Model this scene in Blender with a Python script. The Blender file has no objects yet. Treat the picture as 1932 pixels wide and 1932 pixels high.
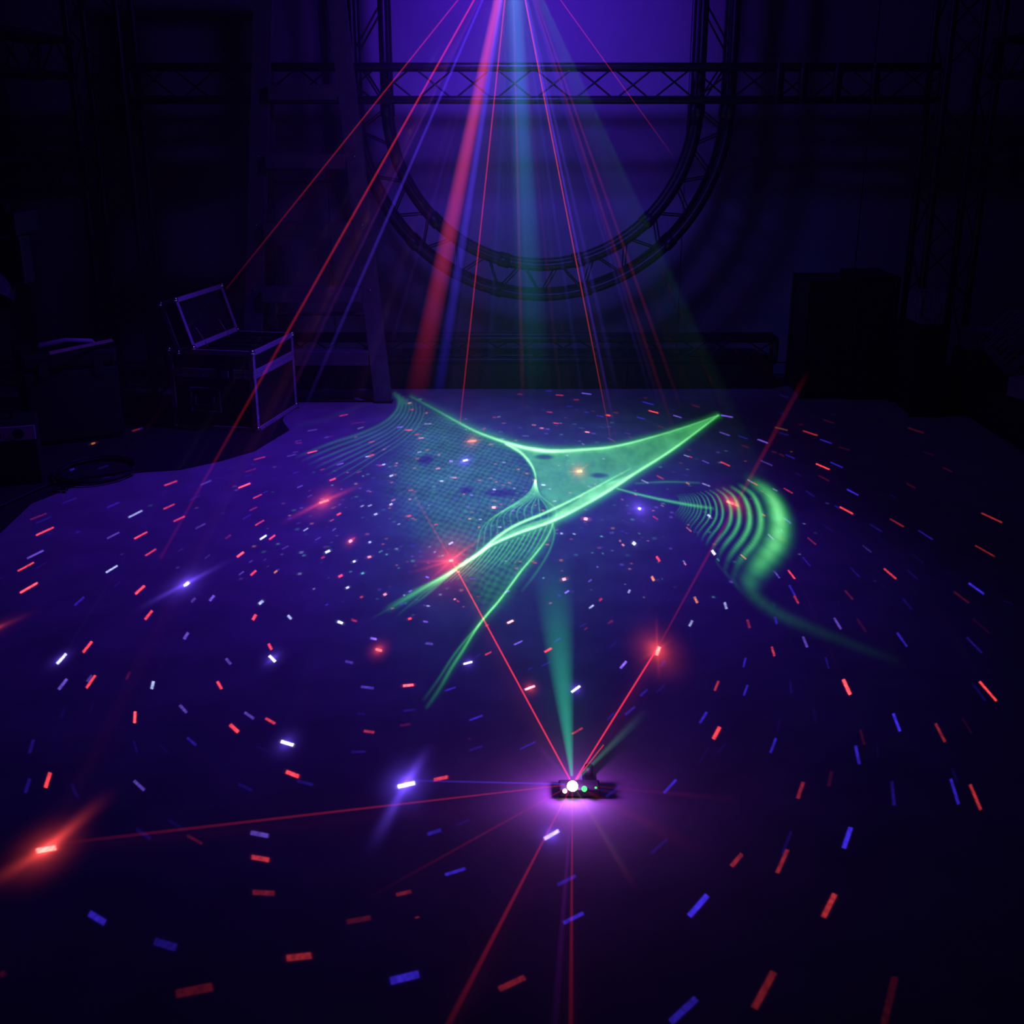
import bpy, bmesh, math, random
import numpy as np
from mathutils import Vector, Matrix

sc = bpy.context.scene
C = sc.collection
PI = math.pi
random.seed(7)

# ------------------------------------------------------------------ camera
FOCAL = 2150.0                                  # focal length in pixels of the 1932 px frame
TILT = math.atan(736 / FOCAL)
cd = bpy.data.cameras.new('camera'); cd.sensor_width = 36; cd.lens = 36 * FOCAL / 1932
cd.clip_start = 0.02; cd.clip_end = 60
cam = bpy.data.objects.new('camera', cd); C.objects.link(cam)
cam.location = (0, 0, 1.65); cam.rotation_euler = (PI / 2 - TILT, 0, 0)
sc.camera = cam

# ------------------------------------------------------------------ world: black, filled with thin stage haze
w = bpy.data.worlds.new('hazy_room'); sc.world = w; w.use_nodes = True
nt = w.node_tree; nt.nodes.clear()
wo = nt.nodes.new('ShaderNodeOutputWorld')
bg = nt.nodes.new('ShaderNodeBackground'); bg.inputs[0].default_value = (0, 0, 0, 1)
nt.links.new(bg.outputs[0], wo.inputs['Surface'])
vs = nt.nodes.new('ShaderNodeVolumeScatter')
vs.inputs['Density'].default_value = 0.02; vs.inputs['Anisotropy'].default_value = 0.55
nt.links.new(vs.outputs[0], wo.inputs['Volume'])

# ------------------------------------------------------------------ colour management and light paths
sc.view_settings.view_transform = 'Standard'; sc.view_settings.look = 'None'
sc.view_settings.exposure = 0.0; sc.view_settings.gamma = 1.0; sc.view_settings.use_curve_mapping = False
sc.cycles.max_bounces = 1; sc.cycles.diffuse_bounces = 0; sc.cycles.glossy_bounces = 1
sc.cycles.volume_bounces = 0; sc.cycles.transparent_max_bounces = 96
sc.cycles.sample_clamp_indirect = 2.0

# the ceiling projector hangs here (lens height); all its lamps sit in its lens row
LENS = Vector((0.0, 5.9, 2.49))

def lamp(name, kind, loc, energy, color, size=0.01, aim=None, cone=None, blend=0.6):
    l = bpy.data.lights.new(name, kind); l.energy = energy; l.color = color; l.shadow_soft_size = size
    if kind == 'SPOT': l.spot_size = math.radians(cone); l.spot_blend = blend
    o = bpy.data.objects.new(name, l); C.objects.link(o); o.location = loc
    if aim is not None: o.rotation_euler = (Vector(aim) - Vector(loc)).to_track_quat('-Z', 'Y').to_euler()
    return o

# LED wash of the ceiling projector, and one added fill lamp
lamp('violet_wash_light', 'SPOT', LENS + Vector((-.03, -.02, 0)), 190, (.105, .018, 1.0), .05, (-.72, 5.25, 0), 100, 1.0)
lamp('blue_floor_wash_light', 'SPOT', LENS + Vector((.02, -.02, 0)), 75, (.10, .035, 1.0), .05, (.15, 4.3, 0), 62, 1.0)
lamp('upper_wall_wash_light', 'SPOT', LENS + Vector((0, .02, 0)), 230, (.11, .014, 1.0), .22, (.05, 8.1, 2.25), 78, 1.0)
lamp('lower_wall_wash_light', 'SPOT', LENS + Vector((.03, .02, 0)), 55, (.06, .085, 1.0), .22, (.30, 8.0, 1.0), 88, 1.0)
lamp('low_fill_light', 'POINT', LENS + Vector((0, .03, 0)), 20, (.11, .035, 1.0), .1)  # general fill added to lift the dark sides, in place of bounced light

# ------------------------------------------------------------------ helpers
MATS = {}
def pm(name, col, rough=.6, metal=0.0, var=.15, scale=8.0, bump=0.0, spec=.5):
    if name in MATS: return MATS[name]
    m = bpy.data.materials.new(name); m.use_nodes = True; n = m.node_tree
    b = n.nodes['Principled BSDF']
    b.inputs['Roughness'].default_value = rough; b.inputs['Metallic'].default_value = metal
    b.inputs['Specular IOR Level'].default_value = spec
    tc = n.nodes.new('ShaderNodeTexCoord'); no = n.nodes.new('ShaderNodeTexNoise')
    no.inputs['Scale'].default_value = scale; no.inputs['Detail'].default_value = 5
    n.links.new(tc.outputs['Object'], no.inputs['Vector'])
    r = n.nodes.new('ShaderNodeValToRGB')
    r.color_ramp.elements[0].color = (*[c * (1 - var) for c in col], 1)
    r.color_ramp.elements[1].color = (*[min(1, c * (1 + var)) for c in col], 1)
    r.color_ramp.elements[0].position = .3; r.color_ramp.elements[1].position = .7
    n.links.new(no.outputs['Fac'], r.inputs[0]); n.links.new(r.outputs[0], b.inputs['Base Color'])
    if bump:
        bp = n.nodes.new('ShaderNodeBump'); bp.inputs['Strength'].default_value = bump
        bp.inputs['Distance'].default_value = .01
        n.links.new(no.outputs['Fac'], bp.inputs['Height']); n.links.new(bp.outputs[0], b.inputs['Normal'])
    MATS[name] = m; return m

def glow(name, col, strength):
    m = bpy.data.materials.new(name); m.use_nodes = True; n = m.node_tree; n.nodes.clear()
    o = n.nodes.new('ShaderNodeOutputMaterial'); e = n.nodes.new('ShaderNodeEmission')
    e.inputs[0].default_value = (*col, 1); e.inputs[1].default_value = strength
    n.links.new(e.outputs[0], o.inputs[0]); return m

def tag(o, label=None, cat=None, group=None, kind=None):
    if label: o['label'] = label
    if cat: o['category'] = cat
    if group: o['group'] = group
    if kind: o['kind'] = kind
    return o
def link(name, me, m=None, parent=None, loc=None):
    o = bpy.data.objects.new(name, me); C.objects.link(o)
    if m and me is not None and not me.materials: me.materials.append(m)
    if parent: o.parent = parent
    if loc is not None: o.location = loc
    return o
def empty(name, loc, rz=0.0):
    o = bpy.data.objects.new(name, None); C.objects.link(o); o.location = loc; o.rotation_euler = (0, 0, rz)
    o.empty_display_size = .1; return o
def finish(bm, name, smooth=False):
    me = bpy.data.meshes.new(name); bmesh.ops.recalc_face_normals(bm, faces=bm.faces[:]); bm.to_mesh(me); bm.free()
    if smooth:
        for p in me.polygons: p.use_smooth = True
    return me
def add_box(bm, x0, x1, y0, y1, z0, z1, mtx=None, bev=0.0):
    r = bmesh.ops.create_cube(bm, size=1.0); vs_ = r['verts']
    for v in vs_: v.co = Vector(((x0 + x1) / 2 + v.co.x * (x1 - x0), (y0 + y1) / 2 + v.co.y * (y1 - y0), (z0 + z1) / 2 + v.co.z * (z1 - z0)))
    if bev:
        es = list({e for v in vs_ for e in v.link_edges})
        q = bmesh.ops.bevel(bm, geom=es, offset=bev, segments=2, affect='EDGES', profile=.5)
        vs_ = list({v for f in q['faces'] for v in f.verts} | {v for v in vs_ if v.is_valid})
    if mtx is not None: bmesh.ops.transform(bm, matrix=mtx, verts=[v for v in vs_ if v.is_valid])
def box(name, dims, m, parent=None, bev=.004, mtx=None, loc=None):
    bm = bmesh.new(); add_box(bm, *dims, mtx=mtx, bev=bev); return link(name, finish(bm, name), m, parent, loc)
def add_cyl(bm, p0, p1, r0, r1=None, seg=16, caps=True):
    p0, p1 = Vector(p0), Vector(p1); d = p1 - p0
    M_ = Matrix.Translation((p0 + p1) / 2) @ d.to_track_quat('Z', 'Y').to_matrix().to_4x4()
    bmesh.ops.create_cone(bm, cap_ends=caps, segments=seg, radius1=r0, radius2=r0 if r1 is None else r1, depth=d.length, matrix=M_)
def cyl(name, p0, p1, r0, m, parent=None, r1=None, seg=16, smooth=True):
    bm = bmesh.new(); add_cyl(bm, p0, p1, r0, r1, seg)
    o = link(name, finish(bm, name, smooth), m, parent)
    for p in o.data.polygons:
        if len(p.vertices) > 4: p.use_smooth = False
    return o
UNIT = {}
def rod(name, p0, p1, r, m, parent, seg=8):
    """a straight tube from p0 to p1; alike tubes share one unit mesh"""
    key = (m.name, seg)
    if key not in UNIT:
        bm = bmesh.new(); bmesh.ops.create_cone(bm, cap_ends=True, segments=seg, radius1=1, radius2=1, depth=1)
        me = finish(bm, 'tube', True); me.materials.append(m); UNIT[key] = me
    p0, p1 = Vector(p0), Vector(p1); d = p1 - p0
    o = bpy.data.objects.new(name, UNIT[key]); C.objects.link(o); o.parent = parent
    o.rotation_mode = 'QUATERNION'; o.rotation_quaternion = d.to_track_quat('Z', 'Y')
    o.scale = (r, r, d.length); o.location = (p0 + p1) / 2
    return o
def sweep(name, pts, r, m, parent=None, seg=10, closed=False):
    bm = bmesh.new(); rings = []; n = len(pts); pts = [Vector(p) for p in pts]
    for i, p in enumerate(pts):
        a = pts[i - 1] if (i or closed) else pts[0]; b = pts[(i + 1) % n] if (i < n - 1 or closed) else pts[-1]
        t = (b - a).normalized(); up = Vector((0, 1, 0)) if abs(t.y) < .9 else Vector((1, 0, 0))
        s = t.cross(up).normalized(); u = s.cross(t)
        rings.append([bm.verts.new(p + r * (math.cos(k * 2 * PI / seg) * s + math.sin(k * 2 * PI / seg) * u)) for k in range(seg)])
    for i in range(n if closed else n - 1):
        A, B = rings[i], rings[(i + 1) % n]
        for k in range(seg): bm.faces.new((A[k], A[(k + 1) % seg], B[(k + 1) % seg], B[k]))
    if not closed: bm.faces.new(rings[0]); bm.faces.new(rings[-1])
    return link(name, finish(bm, name, True), m, parent)

# ------------------------------------------------------------------ materials
M_FLOOR = pm('grey_vinyl_floor', (.34, .34, .34), .75, 0, .16, 5.0, .12, .2)
M_WALL = pm('matt_grey_wall', (.42, .42, .42), .85, 0, .10, 2.0, .05)
M_CEIL = pm('dark_ceiling', (.05, .05, .05), .9)
M_BLACK = pm('black_metal', (.018, .018, .02), .38, .3, .3, 20)
M_DULL = pm('dull_black_plastic', (.012, .012, .013), .6, 0, .3, 20)
M_CLOTH = pm('black_cloth', (.010, .010, .011), .95, 0, .4, 30, .3)
M_LAM = pm('black_laminate', (.012, .012, .013), .5, 0, .2, 60, .1)
M_ALU = pm('brushed_aluminium', (.72, .72, .74), .42, .25, .10, 40)
M_CHROME = pm('chrome', (.8, .8, .82), .12, 1.0, .05, 20)
M_FOAM = pm('black_foam', (.015, .015, .016), .95, 0, .4, 90, .5)
M_RAIL = pm('grey_ladder_rail', (.20, .20, .21), .5, .2, .2, 15)
M_PALE = pm('pale_plastic', (.60, .60, .62), .6, 0, .15, 10)
M_WOOD = pm('pale_wood', (.42, .34, .26), .7, 0, .25, 25)
M_GLASS = pm('dark_lens', (.02, .02, .03), .08, 0, .1, 10)
M_CARD = pm('grey_carton', (.46, .45, .45), .85, 0, .15, 6)

# ------------------------------------------------------------------ the room
def slab(name, dims, m, kind='structure', bev=0.0):
    return tag(box(name, dims, m, bev=bev), kind=kind)
XL, XR, YB, YF, ZC = -3.7, 4.0, 8.1, -1.6, 4.2
slab('floor', (XL, XR, YF, YB, -.1, 0), M_FLOOR)
slab('ceiling', (XL, XR, YF, YB, ZC, ZC + .1), M_CEIL)
wb = slab('wall_back', (XL, XR, YB, YB + .1, 0, ZC), M_WALL)
slab('wall_left', (XL - .1, XL, YF, YB + .1, 0, ZC), M_WALL)
slab('wall_right', (XR, XR + .1, YF, YB + .1, 0, ZC), M_WALL)
slab('wall_front', (XL, XR, YF - .1, YF, 0, ZC), M_WALL)
x = XL                                              # sheets the back wall is clad with, narrow shadow gaps between
for wd in (1.22, 1.22, 1.22, 1.22, 1.22, 1.59):
    box('panel', (x + .004, x + wd - .004, YB - .012, YB, .02, 3.6), M_WALL, wb, .002); x += wd

# ------------------------------------------------------------------ trusses
def straight_truss(name, p0, p1, side, bay, label, group=None, up=(0, 0, 1), faces=4, cr=.022, br=.0055):
    p0, p1 = Vector(p0), Vector(p1); t = (p1 - p0).normalized(); L = (p1 - p0).length
    u = Vector(up); s = t.cross(u).normalized(); u = s.cross(t).normalized()
    base = empty(name, p0); tag(base, label, 'truss', group)
    cs = [(-1, -1), (1, -1), (1, 1), (-1, 1)]
    off = [s * (a * side / 2) + u * (b * side / 2) for a, b in cs]
    for o_ in off: rod('chord', o_, o_ + t * L, cr, M_BLACK, base, 12)
    n = max(2, round(L / bay))
    for f in range(faces):
        a, b = off[f], off[(f + 1) % 4]
        for k in range(n):
            q0, q1 = (a, b) if k % 2 == 0 else (b, a)
            rod('brace', q0 + t * (L * k / n), q1 + t * (L * (k + 1) / n), br, M_BLACK, base, 6)
    for k in (0, 1):
        for f in range(4): rod('end_bar', off[f] + t * (L * k), off[(f + 1) % 4] + t * (L * k), .014, M_BLACK, base, 8)
    return base
TB = .222
tx0, tx1 = -2.40, 2.66
fb = straight_truss('box_truss', (tx0 + .17, 7.2, 1.864), (tx1 - .17, 7.2, 1.864), TB - .04, .24, 'black horizontal truss beam crossing in front of the curved truss')
for xx in (1.56, 1.70, 1.90, 2.12):                 # clamps holding short drop plates near the right end of the beam
    rod('clamp_plate', (xx - tx0 - .17, -.09, -.11), (xx - tx0 - .17, -.09, .11), .028, M_BLACK, fb, 8)
straight_truss('truss_tower', (tx0, 7.2, 0.0), (tx0, 7.2, 3.4), .29, .30, 'black upright truss tower left of the open flight case', up=(0, 1, 0))
straight_truss('truss_tower', (tx1, 7.2, 0.0), (tx1, 7.2, 3.4), .29, .30, 'black upright truss tower at the right, beside the pale crates', up=(0, 1, 0))
def side_beam(x, z, y0, label):
    return straight_truss('box_truss', (x, y0, z), (x, 7.04, z), .19, .24, label, faces=4)
side_beam(-2.62, 1.375, 1.2, 'lower black truss beam running along the left wall')
side_beam(-2.62, 1.99, 1.2, 'upper black truss beam running along the left wall')
side_beam(2.86, 1.41, 1.2, 'lower black truss beam running along the right wall')
side_beam(2.86, 1.99, 1.2, 'upper black truss beam running along the right wall')

# the U-shaped truss hanging from the ceiling
uc = Vector((.186, 7.47, 1.735)); RO, RI = 1.145, .955
ut = empty('curved_truss', uc); tag(ut, 'large black U-shaped curved truss hanging before the back wall', 'truss')
N = 64
for R_ in (RO, RI):
    for dy in (-.10, .10):
        pts = [(-R_, dy, ZC - uc.z)] + [(-R_, dy, .9), (-R_, dy, .35)]
        pts += [(-R_ * math.cos(PI * k / N), dy, -R_ * math.sin(PI * k / N)) for k in range(N + 1)]
        pts += [(R_, dy, .35), (R_, dy, .9), (R_, dy, ZC - uc.z)]
        sweep('chord', pts, .030, M_BLACK, ut, 12)
nb = 26
def ring(R_, a, dy): return Vector((-R_ * math.cos(a), dy, -R_ * math.sin(a)))
for dy in (-.10, .10):
    for k in range(nb):
        a0, a1 = PI * k / nb, PI * (k + 1) / nb
        p, q = (RO, RI) if k % 2 else (RI, RO)
        rod('brace', ring(p, a0, dy), ring(q, a1, dy), .0045, M_BLACK, ut, 6)
    for s in (-1, 1):
        for k in range(8):
            z0, z1 = k * .3, (k + 1) * .3; p, q = (RO, RI) if k % 2 else (RI, RO)
            rod('brace', (s * p, dy, z0), (s * q, dy, z1), .006, M_BLACK, ut, 6)
for k in range(nb + 1):
    a0 = PI * k / nb
    rod('cross_brace', ring(RO, a0, -.1), ring(RO, a0, .1), .006, M_BLACK, ut, 6)
    rod('cross_brace', ring(RI, a0, -.1), ring(RI, a0, .1), .006, M_BLACK, ut, 6)
for a0 in (PI * .42, PI * .58, PI * .25, PI * .75, .02, PI - .02):       # coupler blocks between truss segments
    c0 = ring((RO + RI) / 2, a0, 0)
    M_ = Matrix.Translation(c0) @ Matrix.Rotation(a0 - PI / 2, 4, 'Y')
    for R_ in (RO, RI):
        for dy in (-.1, .1):
            p = ring(R_, a0, dy); t = Vector((math.sin(a0), 0, -math.cos(a0)))
            rod('coupler', p - t * .035, p + t * .035, .036, M_BLACK, ut, 12)

# ------------------------------------------------------------------ low stage edge at the back
pl = empty('stage_riser', (0.35, 7.5, 0)); tag(pl, 'low black stage riser along the foot of the back wall', 'riser')
for k in range(4):
    x0 = -2.45 + k * 0.95
    box('front_board', (x0 + .004, x0 + .946, -.20, -.17, 0, .155), M_DULL, pl, .003)
box('top_board', (-2.45, 1.35, -.17, .4, .12, .155), M_DULL, pl, .003)
straight_truss('box_truss', (-1.95, 7.43, .245), (1.72, 7.43, .245), .14, .22, 'black truss beam lying on the stage riser at floor level')

# ------------------------------------------------------------------ black cloth on the floor at the left
cl = [(-2.16, 4.40), (-2.195, 4.94), (-2.08, 5.22), (-1.994, 5.35), (-1.83, 5.43), (-1.662, 5.467), (-1.50, 5.62), (-1.363, 5.807), (-1.259, 6.245), (-1.335, 6.45),
      (-1.36, 6.65), (-1.30, 6.78), (-1.36, 7.0), (-2.2, 7.04), (-3.6, 7.04), (-3.6, 4.2), (-2.5, 4.1)]
bm = bmesh.new(); a = [bm.verts.new((x, y, 0.0)) for x, y in cl]; f = bm.faces.new(a)
q = bmesh.ops.extrude_face_region(bm, geom=[f]); bmesh.ops.translate(bm, verts=[v for v in q['geom'] if isinstance(v, bmesh.types.BMVert)], vec=(0, 0, .004))
tag(link('floor_cloth', finish(bm, 'floor_cloth'), M_CLOTH), 'black cloth lying on the floor under the open flight case', 'cloth')

# ------------------------------------------------------------------ the open flight case
fc = empty('flight_case', (-1.423, 6.187, .004), math.atan2(-.187, .982))
tag(fc, 'open black flight case with aluminium edges and ball corners', 'flight case')
W_, D_, HB, HT = .50, .60, .325, .455
box('body', (-W_, 0, 0, D_, .006, HB), M_LAM, fc, .003)
bm = bmesh.new()                                    # upper tray: four walls
add_box(bm, -W_, -W_ + .012, 0, D_, HB + .004, HT, bev=.001); add_box(bm, -.012, 0, 0, D_, HB + .004, HT, bev=.001)
add_box(bm, -W_ + .012, -.012, 0, .012, HB + .004, HT, bev=.001); add_box(bm, -W_ + .012, -.012, D_ - .012, D_, HB + .004, HT, bev=.001)
link('upper_tray', finish(bm, 'upper_tray'), M_LAM, fc)
fo = box('foam_insert', (-W_ + .014, -.014, .014, D_ - .014, HB + .006, HT - .03), M_FOAM, fc, .004)
for yy in (.12, .24, .36, .48):
    box('divider', (-W_ + .02, -.02, yy - .006, yy + .006, HT - .03, HT - .008), M_FOAM, fo, .002)
e = .003; tw = .026
def trim(dims, p=fc, nm='edge_trim'): return box(nm, dims, M_ALU, p, .002)
for (x0, x1, y0, y1) in ((-tw, e, -e, tw), (-W_ - e, -W_ + tw, -e, tw), (-tw, e, D_ - tw, D_ + e), (-W_ - e, -W_ + tw, D_ - tw, D_ + e)):
    trim((x0, x1, y0, y1, .03, HB - .02)); trim((x0, x1, y0, y1, HB + .02, HT - .02))
for z0, z1 in ((0, tw), (HB - .026, HB - .001), (HB + .001, HB + .026), (HT - tw, HT + e)):
    trim((-.006, e, 0, D_, z0, z1)); trim((-W_ - e, -W_ + .006, 0, D_, z0, z1))
    trim((-W_, 0, -e, .006, z0, z1)); trim((-W_, 0, D_ - .006, D_ + e, z0, z1))
BALL = None
def ball(p, parent, r=.019):
    global BALL
    if BALL is None:
        bm = bmesh.new(); bmesh.ops.create_uvsphere(bm, u_segments=14, v_segments=8, radius=r); BALL = finish(bm, 'ball_corner', True); BALL.materials.append(M_CHROME)
    o = bpy.data.objects.new('ball_corner', BALL); C.objects.link(o); o.parent = parent; o.location = p
RIV = None
def rivet(p, parent, r=.0045):
    global RIV
    if RIV is None:
        bm = bmesh.new(); bmesh.ops.create_uvsphere(bm, u_segments=8, v_segments=6, radius=r); RIV = finish(bm, 'rivet', True); RIV.materials.append(M_CHROME)
    o = bpy.data.objects.new('rivet', RIV); C.objects.link(o); o.parent = parent; o.location = p
for xx in (-W_ + .004, -.004):
    for yy in (.004, D_ - .004):
        for zz in (.016, HT - .006): ball((xx, yy, zz), fc)
for yy in (.035, .10, D_ - .10, D_ - .035):
    for zz in (.012, HB - .012, HB + .014, HT - .012): rivet((e, yy, zz), fc)
for zz in (.07, .16, .27, HB + .05, HB + .09):
    for yy in (.012, D_ - .012): rivet((e, yy, zz), fc)
for xx in (-.05, -.20, -.30, -.45):
    for zz in (.012, HB - .012, HB + .014): rivet((xx, -e, zz), fc)
lt = box('latch', (-.215, -.115, -.010, -.002, HB - .055, HB + .055), M_BLACK, fc, .004)
box('latch_wing', (-.19, -.14, -.018, -.010, HB - .02, HB + .025), M_CHROME, lt, .004)
hd = box('handle_dish', (-.385, -.205, -.006, .004, .105, .245), M_BLACK, fc, .006)
bm = bmesh.new()
for d_ in ((-.385, -.205, -.009, -.004, .105, .113), (-.385, -.205, -.009, -.004, .237, .245), (-.385, -.377, -.009, -.004, .105, .245), (-.213, -.205, -.009, -.004, .105, .245)): add_box(bm, *d_, bev=.001)
link('dish_rim', finish(bm, 'dish_rim'), M_ALU, hd)
sweep('grip', [(-.35, -.010, .20), (-.35, -.022, .16), (-.345, -.026, .148), (-.245, -.026, .148), (-.24, -.022, .16), (-.24, -.010, .20)], .007, M_DULL, hd)
# the opened lid leans back over the left side
LH, LT = .285, .10
ML = Matrix.Translation((-.345, 0, HT + .004)) @ Matrix.Rotation(math.radians(-17), 4, 'Y')
bm = bmesh.new()
add_box(bm, -LT, -LT + .012, 0, D_, 0, LH, mtx=ML, bev=.002)
for d_ in ((-LT + .012, 0, 0, .012, 0, LH), (-LT + .012, 0, D_ - .012, D_, 0, LH), (-LT + .012, 0, .012, D_ - .012, 0, .012), (-LT + .012, 0, .012, D_ - .012, LH - .012, LH)):
    add_box(bm, *d_, mtx=ML, bev=.002)
lid = link('lid', finish(bm, 'lid'), M_LAM, fc)
def ltrim(d_): box('lid_trim', d_, M_ALU, lid, .002, mtx=ML)
ltrim((-.004, .005, 0, D_, LH - .024, LH + .003)); ltrim((-.004, .005, 0, D_, -.003, .024))
ltrim((-.004, .005, -.003, .024, .02, LH - .02)); ltrim((-.004, .005, D_ - .024, D_ + .003, .02, LH - .02))
ltrim((-LT - .003, -LT + .024, -.003, .002, 0, LH)); ltrim((-LT, 0, -.003, .004, LH - .02, LH + .003)); ltrim((-LT, 0, -.003, .004, -.003, .02))
box('lid_foam', (-LT + .014, -.02, .014, D_ - .014, .014, LH - .014), M_FOAM, lid, .004, mtx=ML)
for yy in (.003, D_ - .003):
    for zz in (.004, LH - .004):
        ball(ML @ Vector((-.002, yy, zz)), lid); ball(ML @ Vector((-LT + .002, yy, zz)), lid)
for yy in (.15, .45): rod('lid_stay', (-.33, yy, HT - .01), ML @ Vector((-.02, yy, .10)), .004, M_CHROME, fc)

# ------------------------------------------------------------------ step ladder
la = empty('step_ladder', (-1.21, 6.93, 0)); tag(la, 'tall dark step ladder standing between flight case and curved truss', 'ladder')
def slanted(name, p0, p1, wx, wy, m, parent):
    bm = bmesh.new(); vs_ = []
    for p in (p0, p1):
        for sx, sy in ((-1, -1), (1, -1), (1, 1), (-1, 1)): vs_.append(bm.verts.new((p[0] + sx * wx / 2, p[1] + sy * wy / 2, p[2])))
    bm.faces.new(vs_[3::-1]); bm.faces.new(vs_[4:])
    for k in range(4): bm.faces.new((vs_[k], vs_[(k + 1) % 4], vs_[4 + (k + 1) % 4], vs_[4 + k]))
    return link(name, finish(bm, name), m, parent)
ZT = 2.35
def rail_x(s, z): return s * (.41 - .205 * z / ZT)
def rail_y(z): return .18 * z / ZT
for s in (-1, 1):
    slanted('rail', (rail_x(s, 0), 0, .012), (rail_x(s, ZT), rail_y(ZT), ZT), .105, .05, M_RAIL, la)
    slanted('foot', (rail_x(s, 0), 0, 0), (rail_x(s, 0), 0, .012), .115, .07, M_DULL, la)
    slanted('rear_leg', (s * .33, .33, 0), (s * .19, .22, ZT - .06), .04, .035, M_RAIL, la)
for z in (.31, .69, 1.07, 1.46, 1.84):
    hw = rail_x(1, z) - .05
    st_ = box('step', (-hw, hw, rail_y(z) - .07, rail_y(z) + .06, z - .012, z + .012), M_RAIL, la, .003)
    box('step_lip', (-hw, hw, rail_y(z) - .075, rail_y(z) - .065, z - .07, z + .014), M_RAIL, st_, .003)
for z in (.5, 1.3): rod('rear_brace', (-.30, .33 - .11 * z / ZT, z), (.30, .33 - .11 * z / ZT, z), .012, M_RAIL, la)
box('top_cap', (-.27, .27, .10, .28, ZT, ZT + .05), M_DULL, la, .01)
box('spreader_bar', (-.40, .40, -.02, .02, .035, .075), M_DULL, la, .004)
for s in (-1, 1):
    for z in (.69, 1.07, 1.46):
        bm = bmesh.new(); bmesh.ops.create_uvsphere(bm, u_segments=8, v_segments=5, radius=.008, matrix=Matrix.Translation((rail_x(s, z), rail_y(z) - .027, z)))
        link('bolt', finish(bm, 'bolt', True), M_CHROME, la)

# ------------------------------------------------------------------ things at the left edge
mh = empty('moving_head_light', (-2.34, 5.25, 1.255)); tag(mh, 'black moving head stage light hanging under the left truss beam', 'stage light')
cyl('clamp', (-.26, 0, .05), (-.26, 0, .14), .03, M_BLACK, mh)
box('arm', (-.29, .09, -.025, .025, .02, .05), M_BLACK, mh, .004)
hb = box('base', (-.15, .17, -.13, .13, -.08, .02), M_DULL, mh, .012)
box('display_strip', (-.05, .07, -.134, -.129, -.055, -.02), M_PALE, hb, .002)
for s in (-1, 1): box('yoke_arm', (s * .125 - .025, s * .125 + .025, -.06, .06, -.30, -.08), M_DULL, mh, .015)
hm = Matrix.Translation((0, 0, -.25)) @ Matrix.Rotation(math.radians(-38), 4, 'X')
bm = bmesh.new(); add_cyl(bm, hm @ Vector((0, 0, .13)), hm @ Vector((0, 0, -.15)), .075, .095, 20); hh = link('head', finish(bm, 'head'), M_DULL, mh)
bm = bmesh.new(); add_cyl(bm, hm @ Vector((0, 0, -.15)), hm @ Vector((0, 0, -.156)), .08, .08, 20); link('lens', finish(bm, 'lens'), M_GLASS, hh)
for k in range(4):
    bm = bmesh.new(); add_cyl(bm, hm @ Vector((0, 0, .10 - k * .03)), hm @ Vector((0, 0, .088 - k * .03)), .088, .088, 20); link('cooling_fin', finish(bm, 'cooling_fin'), M_DULL, hh)

ec = empty('equipment_case', (-2.44, 6.15, .004), .5); tag(ec, 'low black equipment case with pale carry strap left of the open flight case', 'equipment case')
box('body', (-.24, .24, -.20, .20, .02, .40), M_DULL, ec, .012)
box('lid', (-.245, .245, -.205, .205, .41, .50), M_DULL, ec, .02)
sweep('carry_strap', [(-.15, -.12, .50), (-.13, -.13, .53), (0, -.13, .545), (.13, -.13, .53), (.15, -.12, .50)], .014, M_PALE, ec)
for s in (-1, 1):
    box('latch', (s * .14 - .025, s * .14 + .025, -.214, -.204, .36, .45), M_BLACK, ec, .003)
    for t in (-1, 1): box('rubber_foot', (s * .2 - .02, s * .2 + .02, t * .16 - .02, t * .16 + .02, 0, .02), M_DULL, ec, .003)
stk = cyl('wooden_batten', (-2.36, 5.75, .53), (-2.16, 6.12, .53), .014, M_WOOD, seg=4, smooth=False)
tag(stk, 'pale wooden batten lying across the low black equipment case', 'batten')
pb = empty('power_box', (-2.47, 5.30, .004), .35); tag(pb, 'black power box with metal socket strip at the left edge of the picture', 'power box')
box('body', (-.18, .18, -.13, .13, 0, .30), M_DULL, pb, .008)
ps = box('socket_strip', (-.175, .175, -.137, -.128, .22, .29), M_ALU, pb, .003)
for xx in (-.10, .0, .10): 
    bm = bmesh.new(); add_cyl(bm, (xx, -.143, .255), (xx, -.130, .255), .024, .024, 16); link('socket', finish(bm, 'socket'), M_DULL, ps)
box('handle', (-.08, .08, -.012, .012, .33, .35), M_BLACK, pb, .006)
for xx in (-.07, .07): box('handle_post', (xx - .01, xx + .01, -.01, .01, .30, .335), M_BLACK, pb, .003)
pts = []
for k in range(150):
    a = k / 150 * 3 * 2 * PI; r = .17 + .012 * math.sin(a * .37 + 1) + .008 * (k / 50)
    pts.append((-2.06 + r * math.cos(a) * 1.0, 5.42 + r * math.sin(a) * 1.15, .012 + .006 * (k // 50)))
pts += [(-2.19 - .012 * k, 5.22 - .035 * k + .02 * math.sin(k * .5), .014) for k in range(1, 14)]
tag(sweep('power_cable', pts, .007, M_DULL, None, 8), 'black power cable coiled on the floor at the left', 'cable')
sb = empty('shackle', (-2.13, 5.10, .004)); tag(sb, 'small chrome shackle lying on the floor beside the cable coil', 'shackle')
sweep('bow', [(.03 * math.cos(a), .045 * math.sin(a), .008) for a in [PI * k / 10 for k in range(11)]], .007, M_CHROME, sb)
rod('pin', (-.042, 0, .008), (.042, 0, .008), .006, M_CHROME, sb)

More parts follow.
